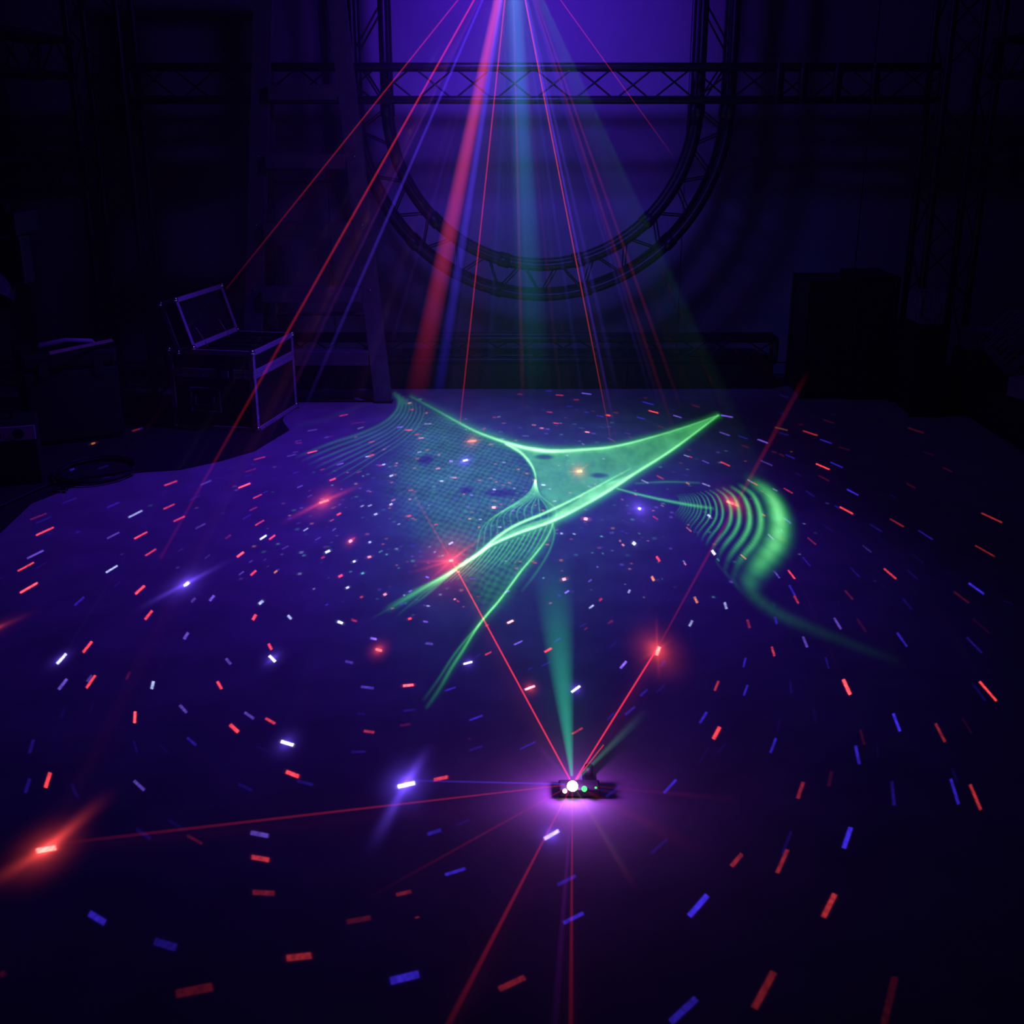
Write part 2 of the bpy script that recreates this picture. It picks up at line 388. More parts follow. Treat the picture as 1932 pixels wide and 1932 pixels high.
# ------------------------------------------------------------------ things at the right
def road_case(x0, x1, y0, y1, z1, label):
    r = empty('road_case', ((x0 + x1) / 2, (y0 + y1) / 2, 0)); tag(r, label, 'road case', 'black road cases by the right tower')
    a, b = (x1 - x0) / 2, (y1 - y0) / 2
    box('body', (-a, a, -b, b, .01, z1), M_LAM, r, .004)
    for s in (-1, 1):
        for t in (-1, 1):
            box('edge_trim', (s * a - .014, s * a + .014, t * b - .014, t * b + .014, .0, z1), M_BLACK, r, .003)
    for zz in (.012, z1 * .62, z1 - .012): box('edge_trim', (-a, a, -b - .004, -b + .01, zz - .014, zz + .014), M_BLACK, r, .003)
    h = box('handle_dish', (-.07, .07, -b - .006, -b + .004, z1 * .3, z1 * .3 + .11), M_BLACK, r, .004)
    sweep('grip', [(-.05, -b - .008, z1 * .3 + .07), (-.05, -b - .02, z1 * .3 + .05), (.05, -b - .02, z1 * .3 + .05), (.05, -b - .008, z1 * .3 + .07)], .006, M_DULL, h)
    return r
road_case(1.82, 2.085, 7.02, 7.42, .735, 'wide black road case standing right of the low stage riser')
road_case(2.115, 2.345, 7.0, 7.4, .765, 'narrow tall black road case, between wide road case and right tower')
road_case(2.36, 2.50, 6.56, 6.94, .53, 'small black road case with a pale crate on top')

def crate(name, loc, wx, wz, dy, nx, nz, label, mtx, plate=False, group=None):
    r = empty(name, loc); tag(r, label, 'crate', group)
    bw = .007
    def b(nm, d_): box(nm, d_, M_PALE, r, .0, mtx=mtx)
    for yy in (0, dy):
        for k in range(nx + 1):
            xx = -wx / 2 + wx * k / nx; ww = bw * (1.8 if k in (0, nx) else 1)
            b('slat', (xx - ww / 2, xx + ww / 2, yy - .004, yy + .004, 0, wz))
        for k in range(nz + 1):
            zz = wz * k / nz; ww = bw * (1.8 if k in (0, nz) else 1)
            b('slat', (-wx / 2, wx / 2, yy - .0045, yy + .0045, zz - ww / 2, zz + ww / 2))
    for k in range(1, 6):
        yy = dy * k / 6
        for s in (-1, 1): b('slat', (s * wx / 2 - .004, s * wx / 2 + .004, yy - .004, yy + .004, 0, wz))
        b('slat', (-wx / 2, wx / 2, yy - .004, yy + .004, -.004, .004))
    if plate: b('centre_plate', (-wx * .17, wx * .17, -.006, -.001, wz * .36, wz * .66))
    return r
crate('plastic_crate', (2.43, 6.62, .545), .135, .165, .2, 5, 5, 'small pale grid crate on the small black road case', Matrix.Identity(4))

rp = empty('black_platform', (3.15, 6.35, 0)); tag(rp, 'low black platform under the pile of pale crates and cartons', 'platform')
for k in range(4):
    y0 = -.62 + k * .31
    box('side_board', (-.45, -.425, y0 + .002, y0 + .308, 0, .215), M_DULL, rp, .003)
for k in range(5): box('deck_board', (-.45 + k * .16 + .002, -.45 + (k + 1) * .16 - .002, -.62, .62, .215, .24), M_DULL, rp, .003)
box('front_board', (-.425, .35, -.62, -.60, 0, .215), M_DULL, rp, .003)
mt = Matrix.Rotation(math.radians(-4), 4, 'X') @ Matrix.Rotation(math.radians(-45), 4, 'Y') @ Matrix.Translation((.129, 0, .002))
crate('plastic_crate', (2.93, 6.52, .254), .258, .258, .16, 7, 7, 'pale grid crate standing on its corner on the black platform', mt, True)
def carton(loc, rz, a, b, h, label):
    r = empty('carton', loc, rz); tag(r, label, 'carton', 'pale cartons piled on the black platform')
    box('body', (-a / 2, a / 2, -b / 2, b / 2, 0, h), M_CARD, r, .004)
    for s in (-1, 1): box('flap', (s * a / 4 - a / 4 + .002, s * a / 4 + a / 4 - .002, -b / 2, b / 2, h, h + .004), M_CARD, r, .001)
    box('tape', (-.02, .02, -b / 2 - .001, b / 2 + .001, h + .004, h + .005), M_PALE, r, 0)
    return r
carton((2.80, 6.80, .241), .2, .20, .20, .12, 'pale carton at the back of the pile, under another carton')
carton((2.81, 6.82, .366), -.1, .18, .17, .10, 'pale carton on top of another at the back of the pile')
carton((3.06, 6.84, .241), .1, .22, .18, .17, 'pale carton standing behind the corner-standing grid crate')
carton((2.79, 6.03, .241), .35, .15, .16, .10, 'pale carton on the front corner of the black platform')
carton((3.02, 6.07, .241), -.2, .16, .16, .17, 'taller pale carton at the right edge of the picture')

# ------------------------------------------------------------------ the ceiling projector: housing, lenses and the pattern it throws on the floor
cp = empty('ceiling_laser_projector', LENS + Vector((0, 0, .02))); tag(cp, 'black laser projector hanging from the ceiling above the floor pattern', 'laser projector')
box('housing', (-.16, .16, -.11, .11, .01, .15), M_DULL, cp, .012)
for s in (-1, 1): box('yoke_arm', (s * .175 - .006, s * .175 + .006, -.02, .02, .05, .26), M_BLACK, cp, .002)
box('yoke_bar', (-.181, .181, -.02, .02, .26, .272), M_BLACK, cp, .002)
cyl('drop_pole', (0, 0, .272), (0, 0, ZC - LENS.z - .02), .018, M_BLACK, cp)
for xx, col, nm in ((-.10, (1, .05, .08), 'lens'), (-.035, (.2, .1, 1), 'lens'), (.035, (.2, .2, 1), 'lens'), (.10, (.1, 1, .3), 'lens')):
    cyl(nm, (xx, 0, .01), (xx, 0, .002), .022, glow('lit_lens', col, 6.0), cp, seg=20)

DASHES = '''
-1808,3942,13,44,7,-12r7 -1573,3817,4,38,7,-10b4 -1387,3924,5,39,7,-10r7 -1162,3828,2,19,6,-9v5 -1099,3846,2,25,6,-8v7 -911,3807,4,15,6,-10w8 
-1285,3695,1,39,6,-8r8 -907,3676,1,23,6,-7r8 -1106,3523,0,27,6,-6v7 -804,3438,10,-23,-3,-5r8 -779,3349,14,-22,-2,-7W9 -783,3676,9,-16,-2,-8w8 
-598,3633,10,-11,-1,-10w7 -917,3329,13,-21,-2,-7v6 -1410,3436,0,42,6,-7r8 -1463,3348,1,37,6,-7w9 -1393,3171,0,35,6,-6v7 -1324,3210,0,22,6,-6v5 
-1312,3188,-1,43,5,-5r8 -1209,3228,-3,28,5,-4r3 -1113,3165,-5,26,5,-2w8 -906,3165,13,-26,-3,-4r8 -1105,2964,-10,35,4,-1r9 -977,3014,17,-24,-2,-6v6 
-772,2974,18,-19,-1,-7v6 -704,2942,17,-16,-1,-7r7 -799,2899,17,-22,-2,-8r8 -902,2826,19,-22,-1,-6b5 -631,2816,19,-10,0,-9W9 -693,2785,21,-13,0,-7b2 
-1325,2987,-8,34,5,-2b2 -1253,3023,-5,27,5,-3b2 -1342,2799,-9,37,6,-3b4 -1051,2797,16,-33,-3,-2b3 -968,2785,19,-23,-1,-5b2 -1125,2775,15,-30,-3,-2b1 
-1230,2627,-8,37,6,-3r8 -1273,2600,-8,35,6,-3b4 -1141,2577,20,-33,-3,-3b3 -980,2601,21,-23,-1,-6v6 -587,2656,19,-12,0,-10r8 -546,2613,23,-9,0,-8b4 
-700,2593,21,-15,0,-8b3 -278,2604,21,9,2,-10W9 -425,2770,19,1,1,-7b4 -409,2880,15,-4,0,-8r6 -446,3149,20,-6,0,-9v5 -321,3164,15,3,1,-9r8 
-304,3006,17,4,1,-8b4 -526,3324,13,-7,0,-10v5 -467,3500,10,-4,1,-11v7 -276,3461,12,-4,0,-11v5 -309,2919,14,4,1,-8r3 -445,2984,13,-1,1,-8b3 
-553,3649,10,-8,0,-11r5 -903,2386,24,-21,-1,-7b3 -834,2424,23,-20,-1,-6b2 -771,2362,23,-17,0,-6r3 -618,2384,23,-7,1,-10v6 -596,2287,22,-6,1,-10r6 
-562,2160,25,-2,2,-10r4 -1117,2323,20,7,6,-11R10 -909,2074,23,-16,0,-11b6 -735,1989,26,-10,1,-13b4 -445,1951,25,4,3,-11r5 -219,1890,28,10,3,-12b6 
-638,1854,34,10,5,-13r3 -335,2068,25,7,2,-9r3 -245,2159,16,6,2,-7r4 -191,2393,16,9,2,-8b5 -1043,1901,3,5,7,-7r2 -189,2635,18,7,1,-9r7 
287,3770,8,14,2,-8w6 323,3832,6,11,2,-9r6 435,3909,5,15,3,-6w7 343,3635,9,13,2,-8r4 622,3624,9,25,3,-5w7 358,3305,12,26,3,-5v8 337,3454,12,21,2,-7b3 
671,3830,1,-29,-5,-5o7 770,3778,-2,-31,-5,-3w7 822,3620,-3,-36,-5,-3r5 923,3649,-3,-31,-5,-3b5 1043,3922,-1,-50,-5,-6b6 1038,3832,-1,-36,-5,-5r6 
1132,3624,-1,-48,-5,-5v6 1242,3876,2,-43,-5,-7r3 1211,3608,0,-55,-5,-6r2 1314,3494,-1,-56,-5,-6b6 983,3475,-3,-43,-5,-3v6 860,3403,-3,-36,-4,-3r7 
1016,3318,-6,-43,-4,-2b4 750,3321,11,36,3,-2b6 717,3131,13,36,3,-2b6 633,3161,12,33,3,-3r6 860,3150,-8,-40,-4,-1b3 1033,3153,-3,-50,-6,-5r9 
1541,3450,2,-63,-5,-6b4 1735,3937,8,-53,-6,-9b7 1458,3126,1,-64,-5,-5r8 1428,3117,-2,-57,-5,-5b3 1430,3794,1,-52,-6,-7b3 1648,3855,9,-51,-6,-9r2 
1623,3605,5,-62,-6,-7r1 403,3116,13,21,2,-6b5 458,3143,17,30,2,-5b3 350,3003,17,26,2,-6b5 290,2969,14,24,2,-5b3 486,3315,10,23,3,-5b4 
560,2962,16,34,3,-4b6 584,2873,15,35,4,-5r8 731,2805,17,41,3,-3b6 772,2921,13,40,3,-2b2 890,2978,-8,-44,-4,-1b2 952,2755,-9,-50,-5,-2b6 
993,2850,-7,-44,-4,-2r2 1117,2934,-7,-53,-5,-3b7 1223,2875,-5,-53,-5,-4r5 1314,2914,-3,-46,-4,-4r1 1153,2573,-12,-61,-5,-3b6 1182,2653,-5,-34,-4,-2b2 
1197,2547,-9,-60,-5,-3r6 990,2565,-15,-58,-5,-1b4 753,2579,17,40,4,-3r5 845,2634,14,37,4,-2r2 415,2597,21,33,2,-5b6 263,2573,21,27,2,-5b4 
584,2790,16,28,2,-4b2 529,2754,19,39,2,-3b2 673,2781,11,32,3,-2b1 354,2335,24,30,2,-5b3 531,2281,17,24,3,-6r5 638,2277,23,46,4,-3r5 
665,2350,23,49,3,-3b3 817,2370,21,44,5,-3b7 415,2116,26,36,4,-7b7 706,2116,24,41,5,-4r6 337,1800,30,32,4,-8b5 507,1856,31,52,6,-5r4 
750,1828,32,66,7,-2r2 702,2587,10,32,4,-1b1 1014,2781,-9,-37,-4,-1b1 -2127,6240,14,22,8,-20r4 -2108,6272,6,10,8,-21b4 -2270,5955,6,11,8,-19o6 
-2063,5508,15,32,7,-16b3 -2204,5464,6,13,8,-16b5 -2178,5129,16,20,7,-14b3 -2037,4982,18,40,6,-13b4 -1815,4919,15,39,6,-13b5 -1647,5249,20,38,6,-14r7 
-1479,5258,16,35,5,-14v5 -1283,5211,20,35,5,-14r8 -1472,5020,16,35,5,-13b4 -1675,4793,16,47,6,-12w7 -1555,4896,15,36,5,-12r7 -1462,4727,15,34,5,-12r7 
-2093,4758,19,42,6,-12r4 -2052,4712,16,43,6,-12b4 -1990,4567,18,50,6,-11r8 -1682,4516,13,38,5,-11v6 -1566,4516,14,42,5,-10r8 -1344,4632,13,33,5,-11v5 
-1193,4498,6,24,5,-10r4 -1922,4292,15,45,6,-10v7 -1906,4158,13,46,5,-9r8 -1851,4169,8,35,5,-9b3 -1561,4133,10,36,5,-9w8 -1464,4315,10,39,5,-9r7 
-1350,4344,6,15,4,-10v3 -1809,3945,13,49,5,-8r9 -1386,3924,4,42,5,-7r8 -1575,3819,3,40,5,-6b5 -1490,3978,2,27,5,-7b3 -1222,4268,5,24,4,-8v4 
-2050,4454,7,20,6,-10b1 -1696,4240,6,12,5,-10b1 -1774,5314,11,21,6,-15b2 -1951,4040,4,5,5,-10b3 -1418,5492,13,22,5,-16b3 -1228,3977,5,14,5,-11W9 
-1001,6596,22,19,3,-19r6 -891,6416,36,18,3,-18r3 -863,6300,14,18,3,-17w5 -640,6316,15,10,2,-17v7 -1129,6249,23,17,4,-17v5 -1026,6095,9,11,4,-17v5 
-1005,6116,11,9,3,-17r3 -1168,6022,15,15,4,-16v4 -1158,5975,15,7,3,-16r4 -1055,5801,21,24,3,-14r8 -1145,5798,13,10,3,-15v4 -1153,5734,20,20,4,-14v5 
-1309,5680,23,28,4,-14r6 -1309,5464,20,30,4,-13r4 -1303,5376,12,22,4,-12b4 -1283,5210,20,38,4,-11r8 -864,6099,7,11,4,-16o4 -765,5999,13,13,3,-15r6 
-991,5685,13,16,3,-14v4 -681,5851,8,12,3,-15p5 -664,5903,9,16,3,-15v4 -754,5713,9,5,2,-15w7 -734,5734,11,17,3,-14r7 -876,5574,14,17,3,-13v7 
-669,5549,9,5,2,-14r6 -653,5566,7,6,2,-14w8 -589,5590,4,5,3,-14p6 -951,5480,9,12,3,-13r5 -764,5431,7,9,3,-13r5 -1075,5424,11,16,3,-12b5 
-875,5310,12,17,4,-14r8 -595,5372,7,9,3,-16w8 -733,5366,3,3,3,-13w6 -1165,5319,10,14,4,-12b3 -1014,5196,10,18,3,-11v6 -1186,5045,14,30,4,-10r7 
-1162,5110,9,16,4,-11b5 -958,5131,6,11,3,-12r3 -943,5051,8,16,3,-11v5 -864,4968,18,20,4,-15R9 -810,5155,4,4,3,-12v6 -723,5170,6,5,2,-12v5 
-680,5129,6,8,3,-12v6 -582,5262,6,9,3,-12o5 -1166,4865,11,25,4,-10r5 -1171,4754,12,33,4,-9b5 -1098,4675,12,34,4,-9r7 -770,4792,7,14,4,-12r8 
-788,4710,6,12,3,-10r6 -739,5021,7,14,3,-11v3 -786,4925,5,8,3,-11v5 -680,4904,6,11,3,-10w7 -646,4911,7,11,3,-11w7 -552,4929,5,9,3,-12w8 
-547,4991,8,13,3,-11p6 -606,4790,6,7,3,-14w8 -927,4671,6,8,3,-10v4 -882,4589,7,18,3,-8w7 -761,4589,5,16,3,-8v6 -1044,4492,8,25,4,-10w9 
-1007,4492,7,27,4,-10r8 -812,4476,9,19,3,-8v5 -929,4370,9,20,3,-8v5 -1095,4291,7,27,5,-10r9 -748,4324,7,12,4,-13w9 -672,4447,4,10,5,-14p9 
-663,4473,5,16,3,-8r6 -590,4433,4,5,3,-12w8 -757,4259,5,10,4,-11r6 -753,4204,4,12,3,-7b4 -626,4215,4,5,3,-11w9 -572,4264,6,5,3,-13p8 
-1036,4214,4,13,3,-7v5 -984,4234,3,10,3,-7v4 -1046,4090,5,18,3,-6v6 -1000,4093,5,25,5,-8r8 -916,4104,3,13,4,-8o7 -910,4125,3,7,3,-7v5 
-659,4062,6,10,4,-11r8 -577,4088,3,4,3,-11t6 -533,4324,6,10,2,-8t5 -505,4292,3,2,2,-10t5 -491,4658,5,6,2,-10w6 -748,4430,4,6,3,-9v4 
-740,3934,3,5,3,-8w5 -669,3785,4,5,2,-8b6 -632,3812,3,2,2,-8b3 -615,3818,3,3,2,-8b4 -616,3946,4,6,3,-9w9 -552,3856,4,5,3,-9r7 -469,3881,4,8,4,-10p8 
-577,4089,5,5,3,-10t7 -454,4174,4,3,2,-9p5 -324,4048,6,-5,0,-9v7 -378,3911,5,7,2,-8v7 -397,3873,3,4,2,-8w6 -428,3753,5,4,2,-8p5 -359,3664,5,4,2,-10r8 
-302,3639,8,-3,0,-8v7 -549,3646,8,-4,0,-7r5 -599,3632,9,-6,0,-10w9 -467,3499,11,-4,0,-7v7 -277,3462,12,0,0,-7v5 -316,3781,5,-1,0,-8v5 
-302,3775,5,0,1,-8w7 -525,3325,12,-4,0,-6b5 -446,3152,19,-4,0,-7b5 -321,3163,15,3,1,-8r9 -440,3413,10,-6,0,-9R9 -349,3696,5,3,1,-8t4 
-253,4421,8,12,2,-11w8 -313,4319,4,5,2,-10w6 -338,4380,5,3,1,-10w5 -469,4350,4,2,2,-10t5 -505,4293,4,3,2,-10t6 -443,4144,4,3,2,-9t5 
-533,4326,6,9,3,-9t5 -493,3840,4,3,2,-8t4 -292,4272,4,2,1,-10t5 -279,4278,5,4,1,-10t6 -331,4199,6,-8,-1,-9r5 -325,4050,6,-3,0,-9v6 
-150,4033,11,-2,0,-9v5 -121,4027,7,-1,0,-9v3 -209,3836,3,4,2,-7p8 -197,3818,5,-5,-1,-8r6 -126,3862,4,-2,-1,-8r5 -64,3764,9,8,1,-7b4 
-18,3907,9,9,1,-8v7 -87,3607,5,6,2,-7r6 -6,3637,10,11,2,-8p9 21,3468,14,15,1,-6v7 -111,3371,9,11,1,-6b4 -78,3387,10,11,1,-6r7 -142,3318,13,8,1,-7W9 
199,4029,6,4,1,-14p9 120,4041,3,4,1,-8t6 139,3800,5,3,1,-8p5 296,4013,7,10,1,-8v5 204,3904,8,13,2,-7v8 285,3768,9,14,1,-6w7 246,3609,12,15,1,-6b4 
254,3580,6,9,1,-6r4 153,3489,12,18,1,-6b5 119,3412,12,15,2,-7r8 109,3310,14,15,1,-5b5 57,3276,7,7,1,-6b4 208,3437,9,12,1,-5b3 55,3147,15,12,1,-7p9 
196,3139,14,20,2,-6W9 183,3071,10,14,1,-4b3 -190,3139,16,12,1,-6b6 -105,2959,18,13,1,-6b5 158,2963,20,26,1,-5b3 187,2884,16,17,1,-5r6 
-120,2841,3,1,1,-5r3 -106,2960,19,15,1,-6b5 -100,2789,18,11,1,-6b4 44,2804,22,20,1,-5b5 289,2967,13,23,2,-5b3 97,2382,18,17,2,-7V9 
-123,2433,16,12,1,-5b3 -132,2237,23,12,2,-6b6 126,2205,22,17,2,-6b5 135,2074,23,17,2,-6b6 0,1874,26,17,3,-8r4 -208,2076,4,2,1,-3r4 
1604,5107,14,-46,-5,-12b7 1473,4893,6,-17,-5,-11b5 1501,4842,16,-49,-5,-12r8 1674,4675,14,-51,-5,-10r5 2113,4742,20,-65,-6,-10r6 
1563,4609,12,-49,-5,-9b4 1357,4606,9,-47,-4,-9b3 1450,4356,6,-40,-4,-8v4 1922,4331,15,-64,-5,-8r5 1746,4522,11,-56,-5,-9b5 1459,4085,7,-54,-5,-8r7 
1328,4099,4,-50,-4,-6b4 1542,4079,4,-50,-4,-6b3 1620,4244,7,-47,-5,-7b2 1242,3876,4,-43,-4,-5r3 1649,3855,6,-58,-4,-6r2 1799,3806,13,-15,-4,-7b2 
1396,3963,4,-21,-4,-6b2 1526,5330,14,-46,-5,-13r3 1911,5205,8,-37,-6,-12r2 1775,5042,5,-26,-5,-11b2 1731,7092,20,-46,-6,-21b3 
1614,6635,9,-24,-6,-19b3 1529,6281,28,-34,-5,-17o4 1518,6167,22,-27,-5,-16b4 1671,6184,28,-51,-5,-16r6 1713,6010,21,-42,-5,-15b6 
1373,6010,17,-37,-5,-15v5 2283,6244,25,-58,-7,-16r3 1773,5867,21,-30,-5,-15r2 1449,5711,15,-36,-5,-13b5 1384,5797,9,-13,-5,-15r3 
1413,5740,7,-23,-5,-14r3 1301,5593,20,-47,-4,-13v5 1572,5529,21,-51,-5,-13r8 1650,5561,18,-49,-5,-13b6 1306,5130,12,-40,-4,-10r6 
1398,5084,9,-48,-5,-10b4 1416,5399,10,-33,-5,-12b3 1844,6447,21,-39,-6,-18r2 2183,5479,10,-38,-6,-12r2 2192,5768,17,-31,-6,-14r1 
1246,5143,7,-19,-4,-11w4 1916,6615,16,-10,-6,-19b2 1664,6374,11,-3,-5,-19r2 1816,5711,8,-21,-5,-14b1 1914,5218,10,-39,-5,-11r1 
239,7241,19,-8,-1,-20b5 304,7121,23,-7,-1,-19r6 403,6994,16,-2,-1,-20r5 478,7163,29,-15,-2,-20v7 352,6819,20,-5,-1,-18b5 391,6732,11,-2,-1,-18b4 
449,6666,15,-11,-2,-17b5 490,6696,12,-11,-2,-18r3 523,6573,19,-17,-2,-17b6 572,6594,11,-9,-3,-21r8 623,6659,13,-9,-2,-18r4 226,6672,16,-9,-1,-17r6 
186,6732,11,-2,-1,-18b4 255,6406,15,-8,-1,-16r7 282,6406,6,-4,-1,-17w5 360,6388,12,-2,-1,-17t4 396,6293,16,-6,-1,-15t4 171,6295,8,-4,-1,-16p6 
202,6273,11,-2,-1,-16v6 193,6173,11,-2,-1,-16v5 423,6207,12,-6,-1,-16p8 458,6177,12,-2,-1,-16v5 553,6328,12,-6,-2,-16v4 511,6318,15,-16,-2,-15v3 
538,6061,9,-17,-3,-14v5 552,6026,7,-22,-3,-12p4 385,5954,6,-14,-3,-13w5 843,6902,30,-37,-3,-18b6 842,7047,11,-2,-2,-20r3 851,6681,25,-31,-3,-17r8 
759,6528,21,-27,-3,-16b6 979,6566,20,-28,-3,-16v7 975,6738,16,-18,-3,-17b3 986,6900,14,-16,-3,-18b2 1130,6824,18,-27,-4,-17r3 
1251,7308,17,-23,-4,-20b3 1161,7386,19,-18,-4,-21r2 849,6328,16,-14,-3,-15r3 648,6177,15,-13,-2,-15v4 753,6211,5,-6,-3,-15b4 654,6100,8,-15,-3,-14r3 
911,5726,11,-18,-3,-12w6 930,5705,6,-13,-3,-12r6 993,5614,13,-26,-3,-12v6 939,5848,9,-12,-3,-14r3 269,6133,13,11,0,-15b4 1189,6169,22,-40,-4,-17v6 
1277,6094,20,-31,-4,-16b5 1368,6014,20,-38,-5,-16v6 1273,6573,30,-26,-4,-19v7 1087,5578,17,-38,-4,-13r7 727,5344,13,-28,-3,-12r6 
644,5277,14,-26,-3,-12w6 933,5224,15,-23,-3,-12w6 848,5245,6,-15,-4,-12o6 1254,5907,16,-26,-4,-15r3 1156,5283,8,-24,-4,-12w6 1172,5239,7,-21,-4,-11r7 
859,5381,9,-13,-3,-13v3 1191,5082,17,-64,-2,-6o4 1247,5147,7,-20,-4,-11w4 578,5068,5,-10,-3,-11p6 575,4867,5,-7,-4,-17W9 632,4741,9,-21,-3,-9r6 
683,4908,5,-11,-3,-10p5 1000,4952,12,-21,-5,-16R9 1021,4912,7,-11,-3,-11o7 757,4590,7,-27,-3,-8o6 872,4769,4,-14,-5,-12w8 1116,4778,4,-13,-4,-10o6 
1205,4700,7,-33,-4,-9v6 1247,4446,7,-42,-4,-7r5 1168,4213,3,-49,-4,-6b5 505,4419,4,-12,-6,-15w9 450,4449,2,-11,-4,-8p6 458,4400,3,-12,-4,-8p7 
583,4243,3,-28,-5,-7r8 538,4035,2,-23,-5,-7o8 816,4314,2,-25,-6,-9w9 682,4213,2,-9,-3,-7w6 683,4187,2,-11,-3,-6p7 928,4265,6,-26,-3,-7o7 
821,4233,3,-12,-3,-7t6 1088,4498,5,-35,-4,-7w6 1126,4463,18,-16,-3,-9o3 1021,4070,2,-31,-4,-5v6 1077,4077,3,-46,-4,-5r8 297,4015,7,13,2,-7v5 
325,4728,5,-9,-4,-17p8 263,4534,5,-7,-2,-10w6 378,4503,4,-5,-2,-10t6 367,4303,3,-6,-2,-8t5 539,4539,4,-8,-3,-9t5 430,4555,4,-5,-2,-10t4 
335,4156,3,-6,-2,-8v5 484,3854,2,-6,-3,-6w4 509,4998,4,-10,-3,-11p5 467,4919,4,-8,-3,-11t4 676,4986,3,-10,-4,-10t4 573,4031,2,-5,-3,-7t4 
-104,6545,10,-3,0,-20r5 -78,6559,9,3,1,-21w5 50,7149,15,-4,0,-24r4 -47,6407,12,0,0,-20p4 46,6306,11,-3,0,-19v4 -271,6504,7,-3,0,-20v5 
-260,6262,5,-3,0,-19w5 76,6125,18,-3,0,-17v6 126,6365,11,-3,-1,-19p6 168,6294,11,-3,-1,-19p6 -159,6281,8,22,3,-16r5 -219,6018,23,9,1,-21R8 
-488,5796,10,8,2,-16w6 -240,5643,11,10,2,-17W9 -313,5625,9,-3,1,-19v8 -373,5495,10,5,2,-15p7 -342,5285,8,2,1,-14w8 -281,5339,9,0,1,-14p7 
-114,5948,10,3,1,-17o6 -384,5747,6,-3,0,-16p6 -41,5604,8,-3,0,-15w6 31,5482,7,-2,-1,-15o6 73,5411,7,0,0,-15o6 -157,5295,8,-2,0,-14p6 
-102,5330,8,0,0,-14o5 -76,5269,6,0,0,-14o6 -13,5258,7,-2,0,-14o6 -84,5149,7,-2,0,-13w8 -189,5062,7,-2,0,-13v7 -226,5079,5,-2,0,-13o6 
11,5167,5,-2,-1,-13w6 -82,4885,8,0,0,-17p9 -186,4728,6,0,0,-11o7 -139,4720,6,0,0,-11w7 -53,4620,7,0,0,-11w7 -329,4653,7,4,1,-11r7 
-454,4766,7,4,2,-16r7 -472,5002,6,2,1,-13p6 -479,5136,12,2,1,-13r6 -491,5505,9,-5,0,-15p5 -512,6653,6,7,3,-21o6 -608,6736,10,4,2,-22r6 
-635,6906,10,4,2,-23p6 -486,6391,20,3,2,-19w6 -502,6080,13,6,2,-18p7 -531,6156,12,3,2,-18r6 -585,6252,20,0,2,-18r7 151,5221,9,-2,-1,-14w8 
180,5158,6,-2,-1,-13w6 196,4975,7,0,0,-12w7 139,4843,5,-2,-1,-12o6 274,5099,7,0,-1,-13o5 338,5448,11,2,-1,-20O9 289,5731,6,-3,-1,-16w6 
237,5548,6,-3,-1,-15w5 367,5201,5,-5,-2,-13o5 400,5235,5,-2,-2,-14o5 475,5672,6,-3,-2,-16w5 -142,4618,5,2,1,-11o6 -242,4225,8,3,1,-14R10 
210,4539,5,-2,-1,-13w7 264,4532,5,-2,-1,-10t6 377,4504,5,-2,-1,-10t6 324,4726,7,-2,-2,-19p9 145,4405,7,-2,-1,-10o6 92,4199,6,-2,-1,-9r6 
31,4213,6,0,0,-9o5 -25,4219,5,0,0,-9w5 121,4041,4,1,0,-9t5 367,4303,4,-2,-1,-10t4 -209,4104,7,-3,0,-9o7 335,4155,4,3,0,-9v5 481,3406,9,32,5,-5R10 
-1227,3985,2,16,8,-12W8 '''
